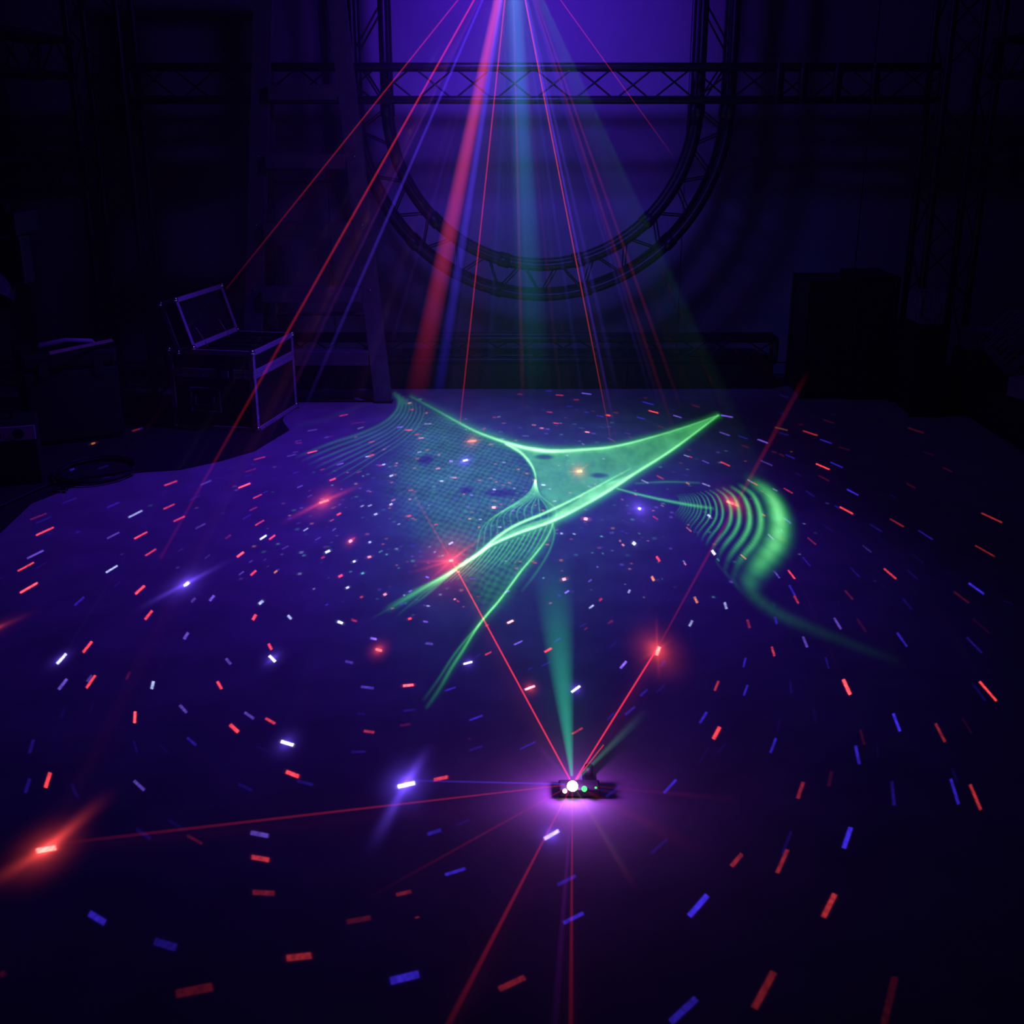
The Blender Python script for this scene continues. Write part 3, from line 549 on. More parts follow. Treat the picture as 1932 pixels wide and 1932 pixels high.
STROKES = '''
g -643,7086,5,22,40 -470,6747,6,24,120 -311,6425,6,25,300 -197,6210,7,25,500 -76,6041,8,29,800 40,5911,9,32,1100 124,5848,9,33,1200 208,5817,9,33,1200 349,5838,7,27,900 553,5911,6,23,700 807,6130,5,20,450 1053,6388,5,20,300 1230,6602,4,16,200
g -643,7086,20,89,20 -470,6747,23,94,40 -311,6425,25,99,60 -197,6210,27,104,105 -76,6041,29,110,150 40,5911,28,106,215 124,5848,28,104,280 208,5817,25,93,240 349,5838,23,83,200 553,5911,20,74,150 807,6130,18,68,100 1053,6388,17,67,75 1230,6602,16,65,50
g 1230,6602,4,16,250 1020,6175,5,18,500 822,5786,6,20,700 616,5422,6,20,750 462,5138,6,20,800 309,4887,6,18,850 171,4691,6,17,900 32,4549,5,16,850 -79,4408,5,14,900 -141,4280,5,13,1000 -200,4165,4,11,800
g 1230,6602,16,65,50 1020,6175,18,71,92 822,5786,20,73,136 616,5422,21,71,184 462,5138,21,69,220 309,4887,22,67,250 171,4691,21,63,220 32,4549,20,58,190 -79,4408,18,51,160 -141,4280,15,43,130 -200,4165,12,34,100
g 597,5495,4,15,100 417,5212,5,17,450 279,4994,5,17,700 139,4798,6,17,950 21,4650,6,18,1100 -58,4503,6,17,1100 -131,4316,6,16,1000 -200,4176,6,17,900 -266,4044,8,21,400 -329,3939,10,26,200 -381,3849,12,29,120 -439,3752,13,33,30
g -223,4120,4,11,200 -323,3901,5,12,80 -412,3674,4,11,0
g -223,4120,4,11,200 -350,3924,5,12,80 -466,3743,5,11,0
g -223,4120,4,11,200 -314,3985,5,13,80 -404,3888,5,12,0
g -223,4120,4,11,200 -284,3978,5,12,80 -339,3814,5,12,0
g -223,4120,4,11,200 -366,3878,5,12,80 -495,3660,4,11,0
g -223,4120,4,11,200 -300,3913,5,12,80 -372,3752,5,11,0
g -32,5954,6,21,700 17,5859,7,25,800 53,5766,7,24,850 82,5647,7,23,850 102,5532,6,21,800 113,5422,5,18,700 116,5307,5,16,400 111,5179,4,13,200
g 114,5298,2,8,260 134,5057,2,8,220 196,4864,2,7,170 189,4684,2,7,70
g 114,5298,2,8,260 127,5057,2,8,220 159,4867,2,7,170 158,4689,2,7,70
g 114,5298,2,8,260 121,5057,2,8,220 123,4867,2,7,170 127,4690,2,7,70
g 114,5298,2,8,260 115,5057,2,8,220 89,4865,2,7,170 95,4685,2,7,70
g 114,5298,2,8,260 108,5057,2,8,220 57,4858,2,7,170 63,4672,2,7,70
g 114,5298,2,8,260 102,5057,2,8,220 26,4845,2,7,170 32,4649,2,7,70
g 114,5298,2,8,260 96,5057,2,8,220 -2,4827,2,7,170 0,4614,2,7,70
g 114,5298,2,8,260 90,5057,2,8,220 -28,4802,2,7,170 -30,4570,2,7,70
g 114,5298,2,8,260 83,5057,2,8,220 -53,4773,2,7,170 -61,4517,2,7,70
g 114,5298,2,8,260 77,5057,2,8,220 -75,4740,2,7,170 -90,4457,2,6,70
g 114,5298,2,8,260 71,5057,2,8,220 -95,4704,2,7,170 -119,4393,2,6,70
g 114,5298,2,8,260 64,5057,2,8,220 -114,4667,2,7,170 -146,4328,2,6,70
g 177,4664,4,11,350 162,4562,4,12,400 132,4427,4,11,450 85,4268,4,11,550 39,4125,4,10,600 -8,3959,4,9,650 -50,3814,4,9,700 -86,3706,4,9,700 -112,3620,4,9,650 -137,3521,4,9,400 -164,3402,5,10,220 -193,3283,5,11,120 -222,3146,5,11,60 -254,3022,5,11,20
g 177,4664,16,48,60 162,4562,17,49,69 132,4427,17,50,78 85,4268,18,49,80 39,4125,18,49,80 -8,3959,19,48,74 -50,3814,19,47,65 -86,3706,18,45,55 -112,3620,17,41,46 -137,3521,16,37,37 -164,3402,15,33,28 -193,3283,14,30,18 -222,3146,13,28,9 -254,3022,13,26,0
g 177,4650,5,14,200 179,4529,4,13,160 151,4328,4,12,120 94,4098,5,12,70 37,3913,5,13,20
g -112,3620,3,7,200 -154,3496,4,8,140 -192,3367,4,9,80 -229,3210,4,10,45 -266,3071,5,10,10
g 151,4636,2,6,240 110,4420,2,7,200 59,4222,2,6,40
g 126,4606,2,6,240 84,4396,2,7,200 34,4203,2,6,40
g 101,4576,2,6,240 59,4372,2,7,200 8,4184,2,6,40
g 76,4547,2,6,240 34,4349,2,7,200 -17,4165,2,6,40
g 52,4518,2,6,240 10,4325,2,7,200 -41,4147,2,6,40
g 28,4489,2,6,240 -15,4302,2,7,200 -66,4129,2,6,40
g 4,4461,2,6,240 -39,4279,2,7,200 -91,4110,2,6,40
g -20,4433,2,6,240 -63,4257,2,6,200 -115,4092,2,6,40
g -43,4405,2,6,240 -86,4234,2,6,200 -139,4074,2,6,40
g -66,4378,2,6,240 -110,4212,2,6,200 -163,4057,2,6,40
g -89,4351,2,5,240 -133,4190,2,6,200 -186,4039,2,6,40
g -112,4324,2,5,240 -156,4168,2,6,200 -210,4021,2,6,40
g -134,4297,2,5,240 -179,4146,2,6,200 -233,4004,2,6,40
g -156,4271,2,5,240 -201,4125,2,6,200 -256,3987,2,6,40
g -178,4245,2,5,240 -224,4103,2,6,200 -279,3970,2,6,40
m 1178,5229,33,110,124 1206,5097,32,105,372 1201,4924,31,99,620 1172,4719,30,92,682 1122,4516,29,85,620 1055,4340,28,79,496 985,4199,27,74,310 926,4071,27,70,112 888,3959,26,67,0
m 1099,5197,12,39,84 1125,5085,12,38,252 1122,4938,11,36,420 1100,4761,11,33,462 1060,4584,11,31,420 1004,4429,10,29,336 944,4304,10,28,210 893,4189,10,27,76 860,4089,10,25,0
m 860,4089,10,25,25 844,4025,9,23,21 851,3910,8,20,8 889,3800,7,18,0
m 1052,5178,9,31,84 1076,5078,9,30,252 1075,4946,9,29,420 1056,4787,9,27,462 1021,4626,9,25,420 971,4485,8,24,336 918,4369,8,23,210 872,4264,8,22,76 842,4171,8,21,0
m 842,4171,8,21,25 828,4111,7,19,21 837,4004,7,17,8 870,3902,6,15,0
m 1008,5160,7,24,72 1030,5071,7,24,216 1030,4954,7,23,360 1014,4811,7,22,396 984,4666,7,20,360 940,4538,7,19,288 892,4433,7,19,180 852,4336,6,18,65 825,4251,6,17,0
m 825,4251,6,17,22 812,4196,6,16,18 823,4097,5,14,7 851,4002,5,12,0
m 973,5145,6,20,60 993,5066,6,19,180 994,4960,6,19,300 981,4831,6,18,330 954,4699,6,17,300 915,4582,5,16,240 872,4485,5,15,150 835,4396,5,15,54 811,4317,5,14,0
m 939,5131,5,16,54 957,5061,5,15,162 958,4966,5,15,270 947,4850,5,14,297 924,4732,4,14,270 889,4625,4,13,216 851,4538,4,13,135 818,4456,4,12,49 797,4384,4,12,0
m 914,5121,4,13,50 930,5057,4,13,150 932,4971,4,12,250 922,4865,4,12,275 902,4756,4,11,250 870,4658,4,11,200 835,4577,4,11,125 805,4502,4,10,45 786,4435,3,10,0
d 888,5110,3,10,44 904,5053,3,10,132 905,4975,3,10,220 897,4879,3,10,242 879,4781,3,9,220 851,4691,3,9,176 819,4617,3,9,110 792,4548,3,9,40 775,4487,3,8,0
d 870,5103,3,9,40 884,5050,3,9,120 886,4978,3,9,200 879,4890,3,8,220 862,4799,3,8,200 836,4716,3,8,160 807,4647,3,8,100 782,4583,2,7,36 766,4526,2,7,0
d 849,5094,3,9,36 862,5047,3,9,108 864,4982,3,9,180 858,4902,3,8,198 843,4819,3,8,180 820,4744,3,8,144 794,4681,3,8,90 771,4622,3,7,32 757,4569,2,7,0
d 836,5089,3,9,30 848,5045,3,9,90 850,4985,3,9,150 845,4910,3,8,165 831,4833,3,8,150 810,4762,3,8,120 785,4703,3,8,75 764,4648,3,8,27 751,4598,2,7,0
d 822,5083,3,9,26 834,5042,3,9,78 835,4987,3,9,130 830,4918,3,8,143 818,4846,3,8,130 798,4781,3,8,104 776,4726,3,8,65 757,4675,3,8,23 744,4629,3,7,0
d 808,5078,3,9,22 819,5040,3,9,66 821,4990,3,9,110 816,4927,3,8,121 805,4860,3,8,110 787,4800,3,8,88 767,4750,3,8,55 749,4702,3,8,20 738,4659,3,8,0
d 797,5073,3,9,20 807,5039,3,9,60 809,4992,3,9,100 805,4933,3,8,110 795,4872,3,8,100 778,4816,3,8,80 759,4769,3,8,50 743,4724,3,8,18 732,4685,3,8,0
d 786,5069,3,9,18 795,5037,3,9,54 797,4994,3,9,90 793,4940,3,8,99 784,4883,3,8,90 769,4832,3,8,72 752,4788,3,8,45 736,4747,3,8,16 727,4710,3,8,0
d 776,5064,3,9,16 784,5035,3,9,48 786,4996,3,9,80 783,4946,3,8,88 774,4894,3,8,80 760,4846,3,8,64 745,4806,3,8,40 731,4768,3,8,14 722,4733,3,8,0
d 766,5060,3,9,14 774,5034,3,9,42 776,4997,3,9,70 773,4952,3,8,77 765,4904,3,8,70 752,4860,3,8,56 738,4823,3,8,35 725,4788,3,8,13 717,4756,3,8,0
m 894,3991,24,63,60 894,3863,25,64,45 947,3706,24,60,25 1030,3585,22,52,14 1126,3471,20,45,8 1230,3351,19,43,3 1316,3298,17,38,0
g 502,5162,5,17,300 604,5065,5,18,300 717,4978,6,20,300 829,4909,7,23,280 907,4872,7,22,100
g 598,5246,5,17,60 755,5272,5,17,100 907,5255,5,17,40
m -756,7176,11,48,45 -706,6970,11,46,75 -698,6707,10,43,82 -741,6425,10,39,68 -848,6175,9,37,75 -992,5954,9,34,60 -1120,5706,9,32,8
m -724,7117,10,44,44 -680,6910,10,42,74 -676,6639,9,39,81 -722,6355,9,36,66 -825,6105,9,33,74 -959,5879,8,31,59 -1078,5640,8,29,7
m -690,7055,9,40,43 -652,6847,9,38,72 -653,6567,9,35,79 -702,6281,8,32,65 -801,6032,8,30,72 -924,5802,8,28,58 -1034,5571,7,26,7
m -659,6998,8,36,42 -627,6789,8,34,71 -632,6501,8,32,78 -684,6214,7,29,64 -779,5965,7,27,71 -892,5731,7,25,57 -993,5508,7,23,7
m -628,6942,8,33,42 -602,6733,7,31,69 -612,6436,7,28,76 -666,6148,7,26,62 -757,5900,7,24,69 -861,5662,6,22,55 -953,5446,6,21,7
m -598,6887,7,29,41 -577,6677,7,27,68 -592,6373,6,25,75 -649,6084,6,23,61 -735,5835,6,21,68 -830,5594,6,20,54 -914,5385,5,18,7
m -566,6828,6,25,40 -551,6618,6,24,66 -571,6306,6,22,73 -631,6016,5,20,60 -713,5768,5,18,66 -798,5523,5,17,53 -873,5322,5,16,7
m -536,6774,5,22,39 -527,6563,5,21,65 -551,6245,5,19,72 -614,5954,5,17,58 -693,5706,4,16,65 -769,5458,4,15,52 -836,5263,4,14,7
m -882,6970,17,72,2 -1006,6667,20,84,4 -1130,6450,21,83,4 -1244,6316,18,72,2'''
FILLS = [('wing', 0.17, '-32,5954 54,5879 124,5827 207,5797 348,5817 551,5890 804,6107 1049,6364 1228,6589 1022,6187 823,5797 618,5440 464,5162 311,4909 184,4719 155,4940 122,5221 117,5350 102,5532 66,5706'),
('veil', 0.055, '-531,6707 -310,6400 -196,6198 -75,6030 11,5869 66,5706 102,5514 113,5263 155,4940 172,4719 21,4636 -69,4490 -142,4328 -228,4328 -376,4582 -475,4940 -562,5350 -560,5932'),
('lens', 0.17, '173,4755 32,4629 -53,4490 -125,4316 -151,4257 -79,4402 31,4542 171,4684 462,5138 616,5422 416,5204'),
('web', 0.05, '177,4664 142,4465 39,4125 -50,3814 -87,3743 -129,3888 -199,4153 -141,4280 -79,4408 32,4549'),
('halo', 0.018, '257,6388 901,6641 1058,6041 678,4864 316,4098 62,3607 -191,3521 -373,3991 -619,4719 -736,5726 -546,6913')]
HOLES = [(0.168, 5.706, 0.050, 0.050), (0.429, 5.377, 0.047, 0.045), (-0.052, 5.097, 0.090, 0.065), (-0.446, 5.647, 0.044, 0.099), (-0.216, 5.138, 0.035, 0.058)]
FLARES = [(-0.244, 4.222, 'r', 0.088, 0.243, 0.55, [(-0.420, 4.071), (-0.082, 4.582), (-0.331, 3.965), (-0.136, 4.484), (-0.412, 4.210), (-0.136, 4.125)], 0.008, 0.023, 0.3),
(0.479, 3.410, 'r', 0.059, 0.136, 0.45, [(0.516, 3.743), (0.459, 3.174), (0.400, 3.321), (0.556, 3.521)], 0.007, 0.016, 0.15),
(-1.118, 2.322, 'r', 0.051, 0.084, 0.55, [(-1.042, 2.568), (-1.210, 2.168), (-1.078, 2.438)], 0.028, 0.046, 0.28),
(-0.280, 2.606, 'v', 0.047, 0.086, 0.7, [(-0.225, 2.823), (-0.346, 2.286), (-0.254, 2.711)], 0.022, 0.041, 0.35),
(-1.233, 3.985, 'v', 0.052, 0.136, 0.5, [(-1.112, 4.239), (-1.361, 3.697), (-1.182, 4.098)], 0.018, 0.047, 0.32),
(-0.863, 4.978, 'r', 0.054, 0.171, 0.45, [(-0.706, 5.246), (-1.021, 4.636)], 0.017, 0.054, 0.3),
(0.574, 4.872, 'v', 0.062, 0.194, 0.4, [(0.657, 4.887), (0.486, 4.849), (0.544, 4.650)], 0.012, 0.037, 0.12),
(0.333, 5.449, 'o', 0.037, 0.128, 0.5, [(0.421, 5.647), (0.248, 5.422), (0.282, 5.307)], 0.008, 0.027, 0.25),
(1.010, 4.955, 'r', 0.049, 0.154, 0.45, [(1.044, 4.902)], 0.012, 0.038, 0.2),
(-0.243, 5.628, 'v', 0.038, 0.136, 0.5, [(-0.317, 5.532), (-0.168, 5.706)], 0.011, 0.039, 0.35),
(-0.217, 6.019, 'o', 0.035, 0.131, 0.35, [(-0.148, 6.041), (-0.277, 5.997)], 0.009, 0.033, 0.25),
(-0.441, 3.414, 'r', 0.025, 0.056, 0.4, [], 0.002, 0.004, 0),
(-0.778, 3.348, 'v', 0.028, 0.062, 0.35, [(-0.760, 3.398), (-0.804, 3.275)], 0.009, 0.019, 0.15),
(-0.634, 2.817, 'v', 0.033, 0.063, 0.3, [], 0.001, 0.003, 0),
(0.096, 2.382, 'v', 0.031, 0.053, 0.35, [], 0.001, 0.002, 0),
(-1.465, 3.348, 'v', 0.028, 0.062, 0.3, [], 0.002, 0.004, 0),
(-1.768, 3.594, 'r', 0.037, 0.087, 0.05, [(-1.689, 3.743), (-1.835, 3.500)], 0.022, 0.052, 0.06),
(-0.140, 3.321, 'v', 0.021, 0.046, 0.3, [], 0.002, 0.004, 0),
(0.197, 3.139, 'v', 0.020, 0.042, 0.35, [], 0.002, 0.003, 0),
(0.056, 3.146, 'r', 0.020, 0.042, 0.3, [], 0.002, 0.003, 0),
(-0.672, 4.446, 'r', 0.022, 0.063, 0.3, [], 0.002, 0.006, 0)]

COL = {'r': (1.0, .055, .06), 'R': (1.0, .10, .08), 'b': (.06, .03, 1.0), 'v': (.24, .12, 1.0), 'V': (.30, .25, 1.0), 'w': (.48, .52, 1.0), 'W': (.62, .66, 1.0),
       'p': (1.0, .30, .40), 't': (.10, .45, .42), 'o': (1.0, .28, .10), 'O': (1.0, .35, .15)}
GX0, GX1, GY0, GY1 = -4.1, 4.1, 1.5, 7.34
NX = 3000; RES = (GX1 - GX0) / NX; NY = int((GY1 - GY0) / RES)
rng = np.random.default_rng(3)
G = np.zeros((NY, NX, 3), np.float32)
gx = GX0 + (np.arange(NX) + .5) * RES; gy = GY0 + (np.arange(NY) + .5) * RES
def win(x, y, hx, hy):
    i0 = max(0, int((x - hx - GX0) / RES)); i1 = min(NX, int((x + hx - GX0) / RES) + 2)
    j0 = max(0, int((y - hy - GY0) / RES)); j1 = min(NY, int((y + hy - GY0) / RES) + 2)
    return i0, i1, j0, j1
def cloud(nx, ny):
    """smooth random field of the size of the pattern, 0..1"""
    g = rng.random((ny + 1, nx + 1)).astype(np.float32)
    yy = np.linspace(0, ny - 1e-4, NY); xx = np.linspace(0, nx - 1e-4, NX)
    j = yy.astype(int); i = xx.astype(int); fy = (yy - j)[:, None].astype(np.float32); fx = (xx - i)[None].astype(np.float32)
    g0 = g[j][:, i] * (1 - fx) + g[j][:, i + 1] * fx; g1 = g[j + 1][:, i] * (1 - fx) + g[j + 1][:, i + 1] * fx
    return g0 * (1 - fy) + g1 * fy
def level(b): return {1: .009, 2: .023, 3: .047, 4: .10, 5: .19, 6: .34, 7: .60, 8: 1.1, 9: 2.4, 10: 4.5}[b]
SPECK = .55 + .9 * cloud(1500, 520)
def dash(cx, cy, ax, ay, bx, by, col, lv):
    det = ax * by - ay * bx
    if abs(det) < 1e-9: return
    hx = (abs(ax) + abs(bx)) * 2.2 + .006; hy = (abs(ay) + abs(by)) * 2.2 + .006
    i0, i1, j0, j1 = win(cx, cy, hx, hy)
    if i1 <= i0 or j1 <= j0: return
    X = (gx[i0:i1] - cx)[None]; Y = (gy[j0:j1] - cy)[:, None]
    s = np.abs((X * by - Y * bx) / det); t = np.abs((Y * ax - X * ay) / det)
    la_ = math.hypot(ax, ay); lb_ = math.hypot(bx, by); soft = .35
    es = min(1.0, soft * max(1.0, lb_ / max(la_, 1e-6)) if la_ < lb_ else soft * lb_ / la_ * 1.2)
    k = np.clip((1 + es * .5 - s) / max(es, .08), 0, 1) * np.clip((1.15 - t) / .5, 0, 1)
    k = k * k * (3 - 2 * k)
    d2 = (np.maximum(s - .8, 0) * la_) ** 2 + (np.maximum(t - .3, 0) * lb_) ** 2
    halo = np.exp(-d2 / (lb_ * .9) ** 2) * .07  # lens bloom around the dash, put into the lamp pattern
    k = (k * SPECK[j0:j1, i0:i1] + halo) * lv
    G[j0:j1, i0:i1] += k[..., None] * np.array(col, np.float32)
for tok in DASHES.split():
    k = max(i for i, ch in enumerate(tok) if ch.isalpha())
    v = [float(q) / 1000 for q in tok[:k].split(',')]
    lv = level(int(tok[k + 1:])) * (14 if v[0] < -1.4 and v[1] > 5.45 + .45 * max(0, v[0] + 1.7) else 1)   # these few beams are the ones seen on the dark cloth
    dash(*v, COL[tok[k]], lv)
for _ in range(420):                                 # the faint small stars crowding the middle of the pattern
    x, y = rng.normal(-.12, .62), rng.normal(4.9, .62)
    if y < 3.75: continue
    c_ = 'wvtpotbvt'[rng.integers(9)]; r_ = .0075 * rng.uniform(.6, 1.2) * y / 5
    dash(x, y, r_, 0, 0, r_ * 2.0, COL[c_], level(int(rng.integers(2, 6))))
# green diffraction veil: lines
LINE = np.zeros((NY, NX), np.float32)
def splat(x, y, wx, wy, v):
    i0, i1, j0, j1 = win(x, y, wx * 2.6, wy * 2.6)
    if i1 <= i0 or j1 <= j0: return
    X = ((gx[i0:i1] - x) / wx) ** 2; Y = ((gy[j0:j1] - y) / wy) ** 2
    g = np.exp(-(X[None] + Y[:, None])) * v
    np.maximum(LINE[j0:j1, i0:i1], g, out=LINE[j0:j1, i0:i1])
GREEN = np.zeros((NY, NX), np.float32)
for ln in STROKES.strip().split('\n'):
    kind, *ps_ = ln.split(); P_ = np.array([[float(q) / 1000 for q in p.split(',')] for p in ps_])
    LINE[:] = 0
    n = len(P_); ext = np.vstack([2 * P_[0] - P_[1], P_, 2 * P_[-1] - P_[-2]]); acc = 0.0
    for i in range(n - 1):
        p0, p1, p2, p3 = ext[i:i + 4]
        step = .45 * min(p1[2], p2[2], p1[3], p2[3]) + .0008; L_ = np.hypot(*(p2 - p1)[:2]); m_ = max(2, int(L_ / step))
        for q in range(m_):
            t = q / m_
            xy = .5 * ((2 * p1) + (p2 - p0) * t + (2 * p0 - 5 * p1 + 4 * p2 - p3) * t * t + (3 * p1 - p0 - 3 * p2 + p3) * t ** 3)
            li = p1 * (1 - t) + p2 * t
            v = li[4]
            s_ = acc + L_ * t
            if kind == 'm': v *= .82 + .18 * math.sin(s_ * 210)
            if kind == 'd': v *= max(0, .6 + .6 * math.sin(s_ * 260))
            if v > .002: splat(xy[0], xy[1], max(li[2], .0035), max(li[3], .0035), v)
        acc += L_
    GREEN += LINE
# green veil: filled sheets of light
def boxblur(a, r):
    for ax in (0, 1):
        if r[ax] < 1: continue
        k = int(r[ax]); p = np.concatenate([np.repeat(a.take([0], ax), k + 1, ax), a, np.repeat(a.take([-1], ax), k, ax)], ax).cumsum(ax)
        n_ = a.shape[ax]
        a = (p.take(range(2 * k + 1, 2 * k + 1 + n_), ax) - p.take(range(0, n_), ax)) / (2 * k + 1)
    return a
c1, c2 = cloud(260, 60), cloud(700, 110)
BLUR = {'wing': 5, 'veil': 42, 'lens': 3, 'web': 18, 'halo': 120}
GAIN = {'wing': 1.45, 'veil': 1.3, 'lens': 1.7, 'web': 1.3, 'halo': 1.2}
for nm, lv, s_ in FILLS:
    Q = np.array([[float(q) / 1000 for q in p.split(',')] for p in s_.split()])
    pad = .02 + BLUR[nm] * RES * 2.5
    i0, i1, j0, j1 = win(Q[:, 0].mean(), Q[:, 1].mean(), np.ptp(Q[:, 0]) / 2 + pad + .3, np.ptp(Q[:, 1]) / 2 + pad + .4)
    X = gx[i0:i1][None]; Y = gy[j0:j1][:, None]; ins = np.zeros((j1 - j0, i1 - i0), bool)
    for a in range(len(Q)):
        (xa, ya), (xb, yb) = Q[a], Q[(a + 1) % len(Q)]
        if ya == yb: continue
        ins ^= ((ya > Y) != (yb > Y)) & (X < (xb - xa) * (Y - ya) / (yb - ya) + xa)
    m_ = ins.astype(np.float32)
    for _ in range(3): m_ = boxblur(m_, (BLUR[nm], BLUR[nm] * .6))
    tex = .72 + .35 * c1[j0:j1, i0:i1] + .2 * c2[j0:j1, i0:i1]
    if nm in ('veil', 'web'):
        wv = np.sin((X * 150 + Y * 26) + 3.0 * c1[j0:j1, i0:i1]) * np.sin((X * 60 - Y * 70) + 2.0 * c2[j0:j1, i0:i1])
        tex = tex * (1 + .6 * wv)
    GREEN[j0:j1, i0:i1] += m_ * tex * lv * GAIN[nm]
for hx_, hy_, ha, hb_ in HOLES:
    i0, i1, j0, j1 = win(hx_, hy_, ha * 2, hb_ * 2)
    d = ((gx[i0:i1] - hx_) / ha)[None] ** 2 + ((gy[j0:j1] - hy_) / hb_)[:, None] ** 2
    GREEN[j0:j1, i0:i1] *= 1 - .75 * np.exp(-d ** 2)
GREEN *= 1.5; g2 = GREEN * GREEN
G[..., 0] += .05 * GREEN + .17 * g2; G[..., 1] += .92 * GREEN; G[..., 2] += .13 * GREEN + .15 * g2
# haloes and radial tails of the strongest beams
def blob(x, y, wx, wy, col, v):
    i0, i1, j0, j1 = win(x, y, wx * 2.6, wy * 2.6)
    if i1 <= i0 or j1 <= j0: return
    d = (((gx[i0:i1] - x) / wx) ** 2)[None] + (((gy[j0:j1] - y) / wy) ** 2)[:, None]
    G[j0:j1, i0:i1] += (v * (.75 * np.exp(-d * 5) + .25 * np.exp(-d)))[..., None] * np.array(col, np.float32)
for x, y, c_, wx, wy, gi, ends, sx, sy, si in FLARES:
    col = {'r': (1, .07, .06), 'v': (.16, .07, 1), 'o': (1, .3, .08)}[c_]
    gi *= 1.8; si *= 1.8
    blob(x, y, wx, wy, col, gi)
    for ex, ey in ends:
        LINE[:] = 0
        for q in range(90):
            t = q / 90; k = (1 - .75 * t)
            splat(x + (ex - x) * t, y + (ey - y) * t, max(.004, sx * (.35 + .65 * t)), max(.004, sy * (.35 + .65 * t)), si * (1 - t) ** 2)
        i0, i1, j0, j1 = 0, NX, 0, NY
        G += LINE[..., None] * np.array(col, np.float32)
# lamp intensity that lands as this pattern on a floor H below the lens: times r^2 / cos
rho2 = ((gx - LENS.x) ** 2)[None] + ((gy - LENS.y) ** 2)[:, None]
G *= (LENS.z ** 2 * (1 + rho2 / LENS.z ** 2) ** 1.5)[..., None].astype(np.float32)
im = bpy.data.images.new('laser_pattern', NX, NY, float_buffer=True)
im.colorspace_settings.name = 'Linear Rec.709' if 'Linear Rec.709' in [i.name for i in bpy.types.ColorManagedInputColorspaceSettings.bl_rna.properties['name'].enum_items] else 'Non-Color'
A4 = np.ones((NY, NX, 4), np.float32); A4[..., :3] = G; im.pixels.foreach_set(A4.ravel()); im.update()
del A4, G, LINE, GREEN
ld = bpy.data.lights.new('laser_pattern_light', 'POINT'); ld.energy = 4 * PI ** 2 / .34; ld.shadow_soft_size = 0.0
ld.use_nodes = True; n = ld.node_tree; em = n.nodes['Emission']
tc = n.nodes.new('ShaderNodeTexCoord'); sp = n.nodes.new('ShaderNodeSeparateXYZ'); n.links.new(tc.outputs['Normal'], sp.inputs[0])
def nm_(op, a, b):
    m = n.nodes.new('ShaderNodeMath'); m.operation = op
    for i, q in enumerate((a, b)):
        if isinstance(q, (int, float)): m.inputs[i].default_value = q
        else: n.links.new(q, m.inputs[i])
    return m.outputs[0]
kz = nm_('DIVIDE', LENS.z, nm_('MAXIMUM', nm_('MULTIPLY', sp.outputs['Z'], -1.0), .02))
fx_ = nm_('MULTIPLY', sp.outputs['X'], kz); fy_ = nm_('MULTIPLY', sp.outputs['Y'], kz)
cb = n.nodes.new('ShaderNodeCombineXYZ')
n.links.new(nm_('DIVIDE', nm_('SUBTRACT', fx_, GX0 - LENS.x), GX1 - GX0), cb.inputs[0])
n.links.new(nm_('DIVIDE', nm_('SUBTRACT', fy_, GY0 - LENS.y), GY0 + NY * RES - GY0), cb.inputs[1])
it = n.nodes.new('ShaderNodeTexImage'); it.image = im; it.extension = 'CLIP'; n.links.new(cb.outputs[0], it.inputs[0])
n.links.new(it.outputs['Color'], em.inputs['Color']); em.inputs['Strength'].default_value = 1.0
lo = bpy.data.objects.new('laser_pattern_light', ld); C.objects.link(lo); lo.location = LENS

# ------------------------------------------------------------------ small laser projector on the floor
DEV = Vector((.156, 2.56, 0))
dv = empty('floor_laser_projector', DEV); tag(dv, 'small black laser projector on the floor, its lens blazing violet white', 'laser projector')
box('housing', (-.035, .072, -.02, .03, .004, .026), M_DULL, dv, .005)
for xx in (-.028, .065):
    for yy in (-.012, .022): cyl('rubber_foot', (xx, yy, 0), (xx, yy, .004), .006, M_DULL, dv)
box('bracket_plate', (.030, .060, .03, .095, .004, .008), M_BLACK, dv, .001)
cyl('tilt_knob', (.048, .083, .008), (.048, .083, .034), .011, M_DULL, dv)
def lens_dome(p, r, col, s_):
    bm = bmesh.new(); bmesh.ops.create_uvsphere(bm, u_segments=16, v_segments=10, radius=r, matrix=Matrix.Translation(p))
    link('lens', finish(bm, 'lens', True), glow('lit_lens', col, s_), dv)
lens_dome((0, -.010, .030), .014, (1.0, .72, 1.0), 25)
lens_dome((-.020, -.020, .022), .006, (1, .35, .8), 6)
lens_dome((.030, -.016, .026), .0075, (.1, 1, .25), 1.6)
lens_dome((.060, -.012, .026), .0035, (.1, 1, .2), 1.2)
lamp('floor_projector_glow', 'POINT', DEV + Vector((0, -.012, .056)), 1.25, (.50, .07, 1.0), .010)

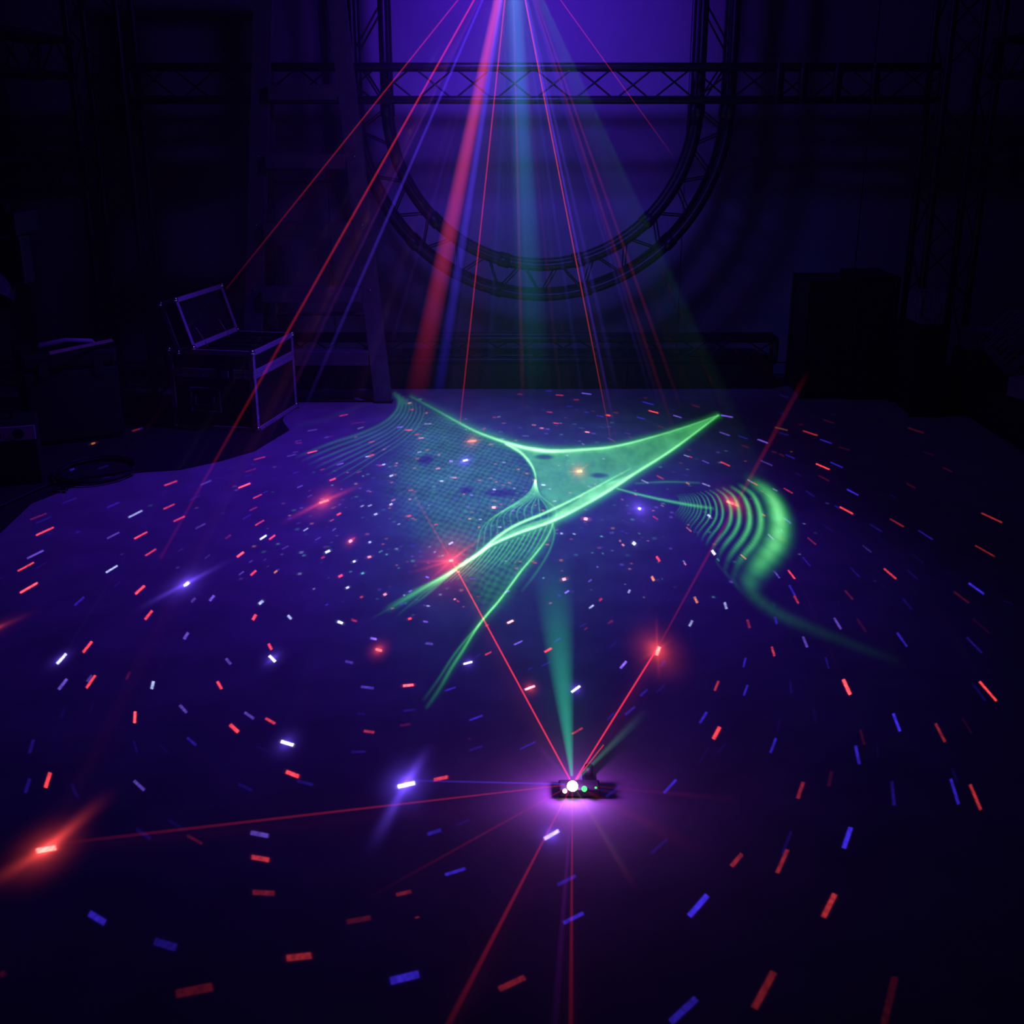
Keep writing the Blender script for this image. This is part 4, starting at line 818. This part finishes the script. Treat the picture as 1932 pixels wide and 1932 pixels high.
# ------------------------------------------------------------------ laser beams: self-glowing tubes in place of light scattered by haze
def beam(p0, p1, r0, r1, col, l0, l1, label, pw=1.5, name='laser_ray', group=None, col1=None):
    """tube that emits by itself, standing in for laser light scattered in haze; l0, l1: brightness seen across its axis at start and end"""
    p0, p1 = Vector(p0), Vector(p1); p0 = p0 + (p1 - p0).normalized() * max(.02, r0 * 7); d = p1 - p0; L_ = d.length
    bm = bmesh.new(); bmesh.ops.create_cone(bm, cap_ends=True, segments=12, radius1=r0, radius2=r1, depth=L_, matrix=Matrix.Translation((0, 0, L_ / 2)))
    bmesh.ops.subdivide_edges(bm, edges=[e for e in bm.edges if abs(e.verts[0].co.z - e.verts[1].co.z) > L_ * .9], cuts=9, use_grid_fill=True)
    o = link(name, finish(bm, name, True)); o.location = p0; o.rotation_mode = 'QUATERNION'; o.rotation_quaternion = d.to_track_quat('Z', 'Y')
    m = bpy.data.materials.new('beam_glow'); m.use_nodes = True; n = m.node_tree; n.nodes.clear()
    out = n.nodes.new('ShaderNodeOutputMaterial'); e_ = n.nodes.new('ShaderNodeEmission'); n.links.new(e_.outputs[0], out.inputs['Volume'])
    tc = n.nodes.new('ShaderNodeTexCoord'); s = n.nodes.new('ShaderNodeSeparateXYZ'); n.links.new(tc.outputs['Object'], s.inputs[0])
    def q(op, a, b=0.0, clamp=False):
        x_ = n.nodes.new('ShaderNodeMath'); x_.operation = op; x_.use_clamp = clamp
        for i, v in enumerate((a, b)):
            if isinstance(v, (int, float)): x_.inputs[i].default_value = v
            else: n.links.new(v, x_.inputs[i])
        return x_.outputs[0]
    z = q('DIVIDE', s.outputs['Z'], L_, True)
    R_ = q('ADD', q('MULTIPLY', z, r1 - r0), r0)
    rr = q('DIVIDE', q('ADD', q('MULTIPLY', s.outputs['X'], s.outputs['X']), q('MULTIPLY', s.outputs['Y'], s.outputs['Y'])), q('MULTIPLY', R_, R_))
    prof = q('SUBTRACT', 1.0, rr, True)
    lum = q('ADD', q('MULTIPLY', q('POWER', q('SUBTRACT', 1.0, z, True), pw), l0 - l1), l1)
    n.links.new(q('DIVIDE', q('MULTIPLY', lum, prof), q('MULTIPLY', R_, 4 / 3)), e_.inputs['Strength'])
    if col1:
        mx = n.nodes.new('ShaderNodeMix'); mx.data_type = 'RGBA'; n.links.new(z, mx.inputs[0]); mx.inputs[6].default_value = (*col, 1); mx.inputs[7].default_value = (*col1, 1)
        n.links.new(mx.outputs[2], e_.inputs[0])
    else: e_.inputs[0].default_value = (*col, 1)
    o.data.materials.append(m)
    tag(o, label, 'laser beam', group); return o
RED = (1.0, .03, .05); PINK = (1.0, .10, .38); BLU = (.10, .04, 1.0); TEAL = (.05, .45, .75)
T0 = LENS + Vector((0, 0, -.005))
fz = .006
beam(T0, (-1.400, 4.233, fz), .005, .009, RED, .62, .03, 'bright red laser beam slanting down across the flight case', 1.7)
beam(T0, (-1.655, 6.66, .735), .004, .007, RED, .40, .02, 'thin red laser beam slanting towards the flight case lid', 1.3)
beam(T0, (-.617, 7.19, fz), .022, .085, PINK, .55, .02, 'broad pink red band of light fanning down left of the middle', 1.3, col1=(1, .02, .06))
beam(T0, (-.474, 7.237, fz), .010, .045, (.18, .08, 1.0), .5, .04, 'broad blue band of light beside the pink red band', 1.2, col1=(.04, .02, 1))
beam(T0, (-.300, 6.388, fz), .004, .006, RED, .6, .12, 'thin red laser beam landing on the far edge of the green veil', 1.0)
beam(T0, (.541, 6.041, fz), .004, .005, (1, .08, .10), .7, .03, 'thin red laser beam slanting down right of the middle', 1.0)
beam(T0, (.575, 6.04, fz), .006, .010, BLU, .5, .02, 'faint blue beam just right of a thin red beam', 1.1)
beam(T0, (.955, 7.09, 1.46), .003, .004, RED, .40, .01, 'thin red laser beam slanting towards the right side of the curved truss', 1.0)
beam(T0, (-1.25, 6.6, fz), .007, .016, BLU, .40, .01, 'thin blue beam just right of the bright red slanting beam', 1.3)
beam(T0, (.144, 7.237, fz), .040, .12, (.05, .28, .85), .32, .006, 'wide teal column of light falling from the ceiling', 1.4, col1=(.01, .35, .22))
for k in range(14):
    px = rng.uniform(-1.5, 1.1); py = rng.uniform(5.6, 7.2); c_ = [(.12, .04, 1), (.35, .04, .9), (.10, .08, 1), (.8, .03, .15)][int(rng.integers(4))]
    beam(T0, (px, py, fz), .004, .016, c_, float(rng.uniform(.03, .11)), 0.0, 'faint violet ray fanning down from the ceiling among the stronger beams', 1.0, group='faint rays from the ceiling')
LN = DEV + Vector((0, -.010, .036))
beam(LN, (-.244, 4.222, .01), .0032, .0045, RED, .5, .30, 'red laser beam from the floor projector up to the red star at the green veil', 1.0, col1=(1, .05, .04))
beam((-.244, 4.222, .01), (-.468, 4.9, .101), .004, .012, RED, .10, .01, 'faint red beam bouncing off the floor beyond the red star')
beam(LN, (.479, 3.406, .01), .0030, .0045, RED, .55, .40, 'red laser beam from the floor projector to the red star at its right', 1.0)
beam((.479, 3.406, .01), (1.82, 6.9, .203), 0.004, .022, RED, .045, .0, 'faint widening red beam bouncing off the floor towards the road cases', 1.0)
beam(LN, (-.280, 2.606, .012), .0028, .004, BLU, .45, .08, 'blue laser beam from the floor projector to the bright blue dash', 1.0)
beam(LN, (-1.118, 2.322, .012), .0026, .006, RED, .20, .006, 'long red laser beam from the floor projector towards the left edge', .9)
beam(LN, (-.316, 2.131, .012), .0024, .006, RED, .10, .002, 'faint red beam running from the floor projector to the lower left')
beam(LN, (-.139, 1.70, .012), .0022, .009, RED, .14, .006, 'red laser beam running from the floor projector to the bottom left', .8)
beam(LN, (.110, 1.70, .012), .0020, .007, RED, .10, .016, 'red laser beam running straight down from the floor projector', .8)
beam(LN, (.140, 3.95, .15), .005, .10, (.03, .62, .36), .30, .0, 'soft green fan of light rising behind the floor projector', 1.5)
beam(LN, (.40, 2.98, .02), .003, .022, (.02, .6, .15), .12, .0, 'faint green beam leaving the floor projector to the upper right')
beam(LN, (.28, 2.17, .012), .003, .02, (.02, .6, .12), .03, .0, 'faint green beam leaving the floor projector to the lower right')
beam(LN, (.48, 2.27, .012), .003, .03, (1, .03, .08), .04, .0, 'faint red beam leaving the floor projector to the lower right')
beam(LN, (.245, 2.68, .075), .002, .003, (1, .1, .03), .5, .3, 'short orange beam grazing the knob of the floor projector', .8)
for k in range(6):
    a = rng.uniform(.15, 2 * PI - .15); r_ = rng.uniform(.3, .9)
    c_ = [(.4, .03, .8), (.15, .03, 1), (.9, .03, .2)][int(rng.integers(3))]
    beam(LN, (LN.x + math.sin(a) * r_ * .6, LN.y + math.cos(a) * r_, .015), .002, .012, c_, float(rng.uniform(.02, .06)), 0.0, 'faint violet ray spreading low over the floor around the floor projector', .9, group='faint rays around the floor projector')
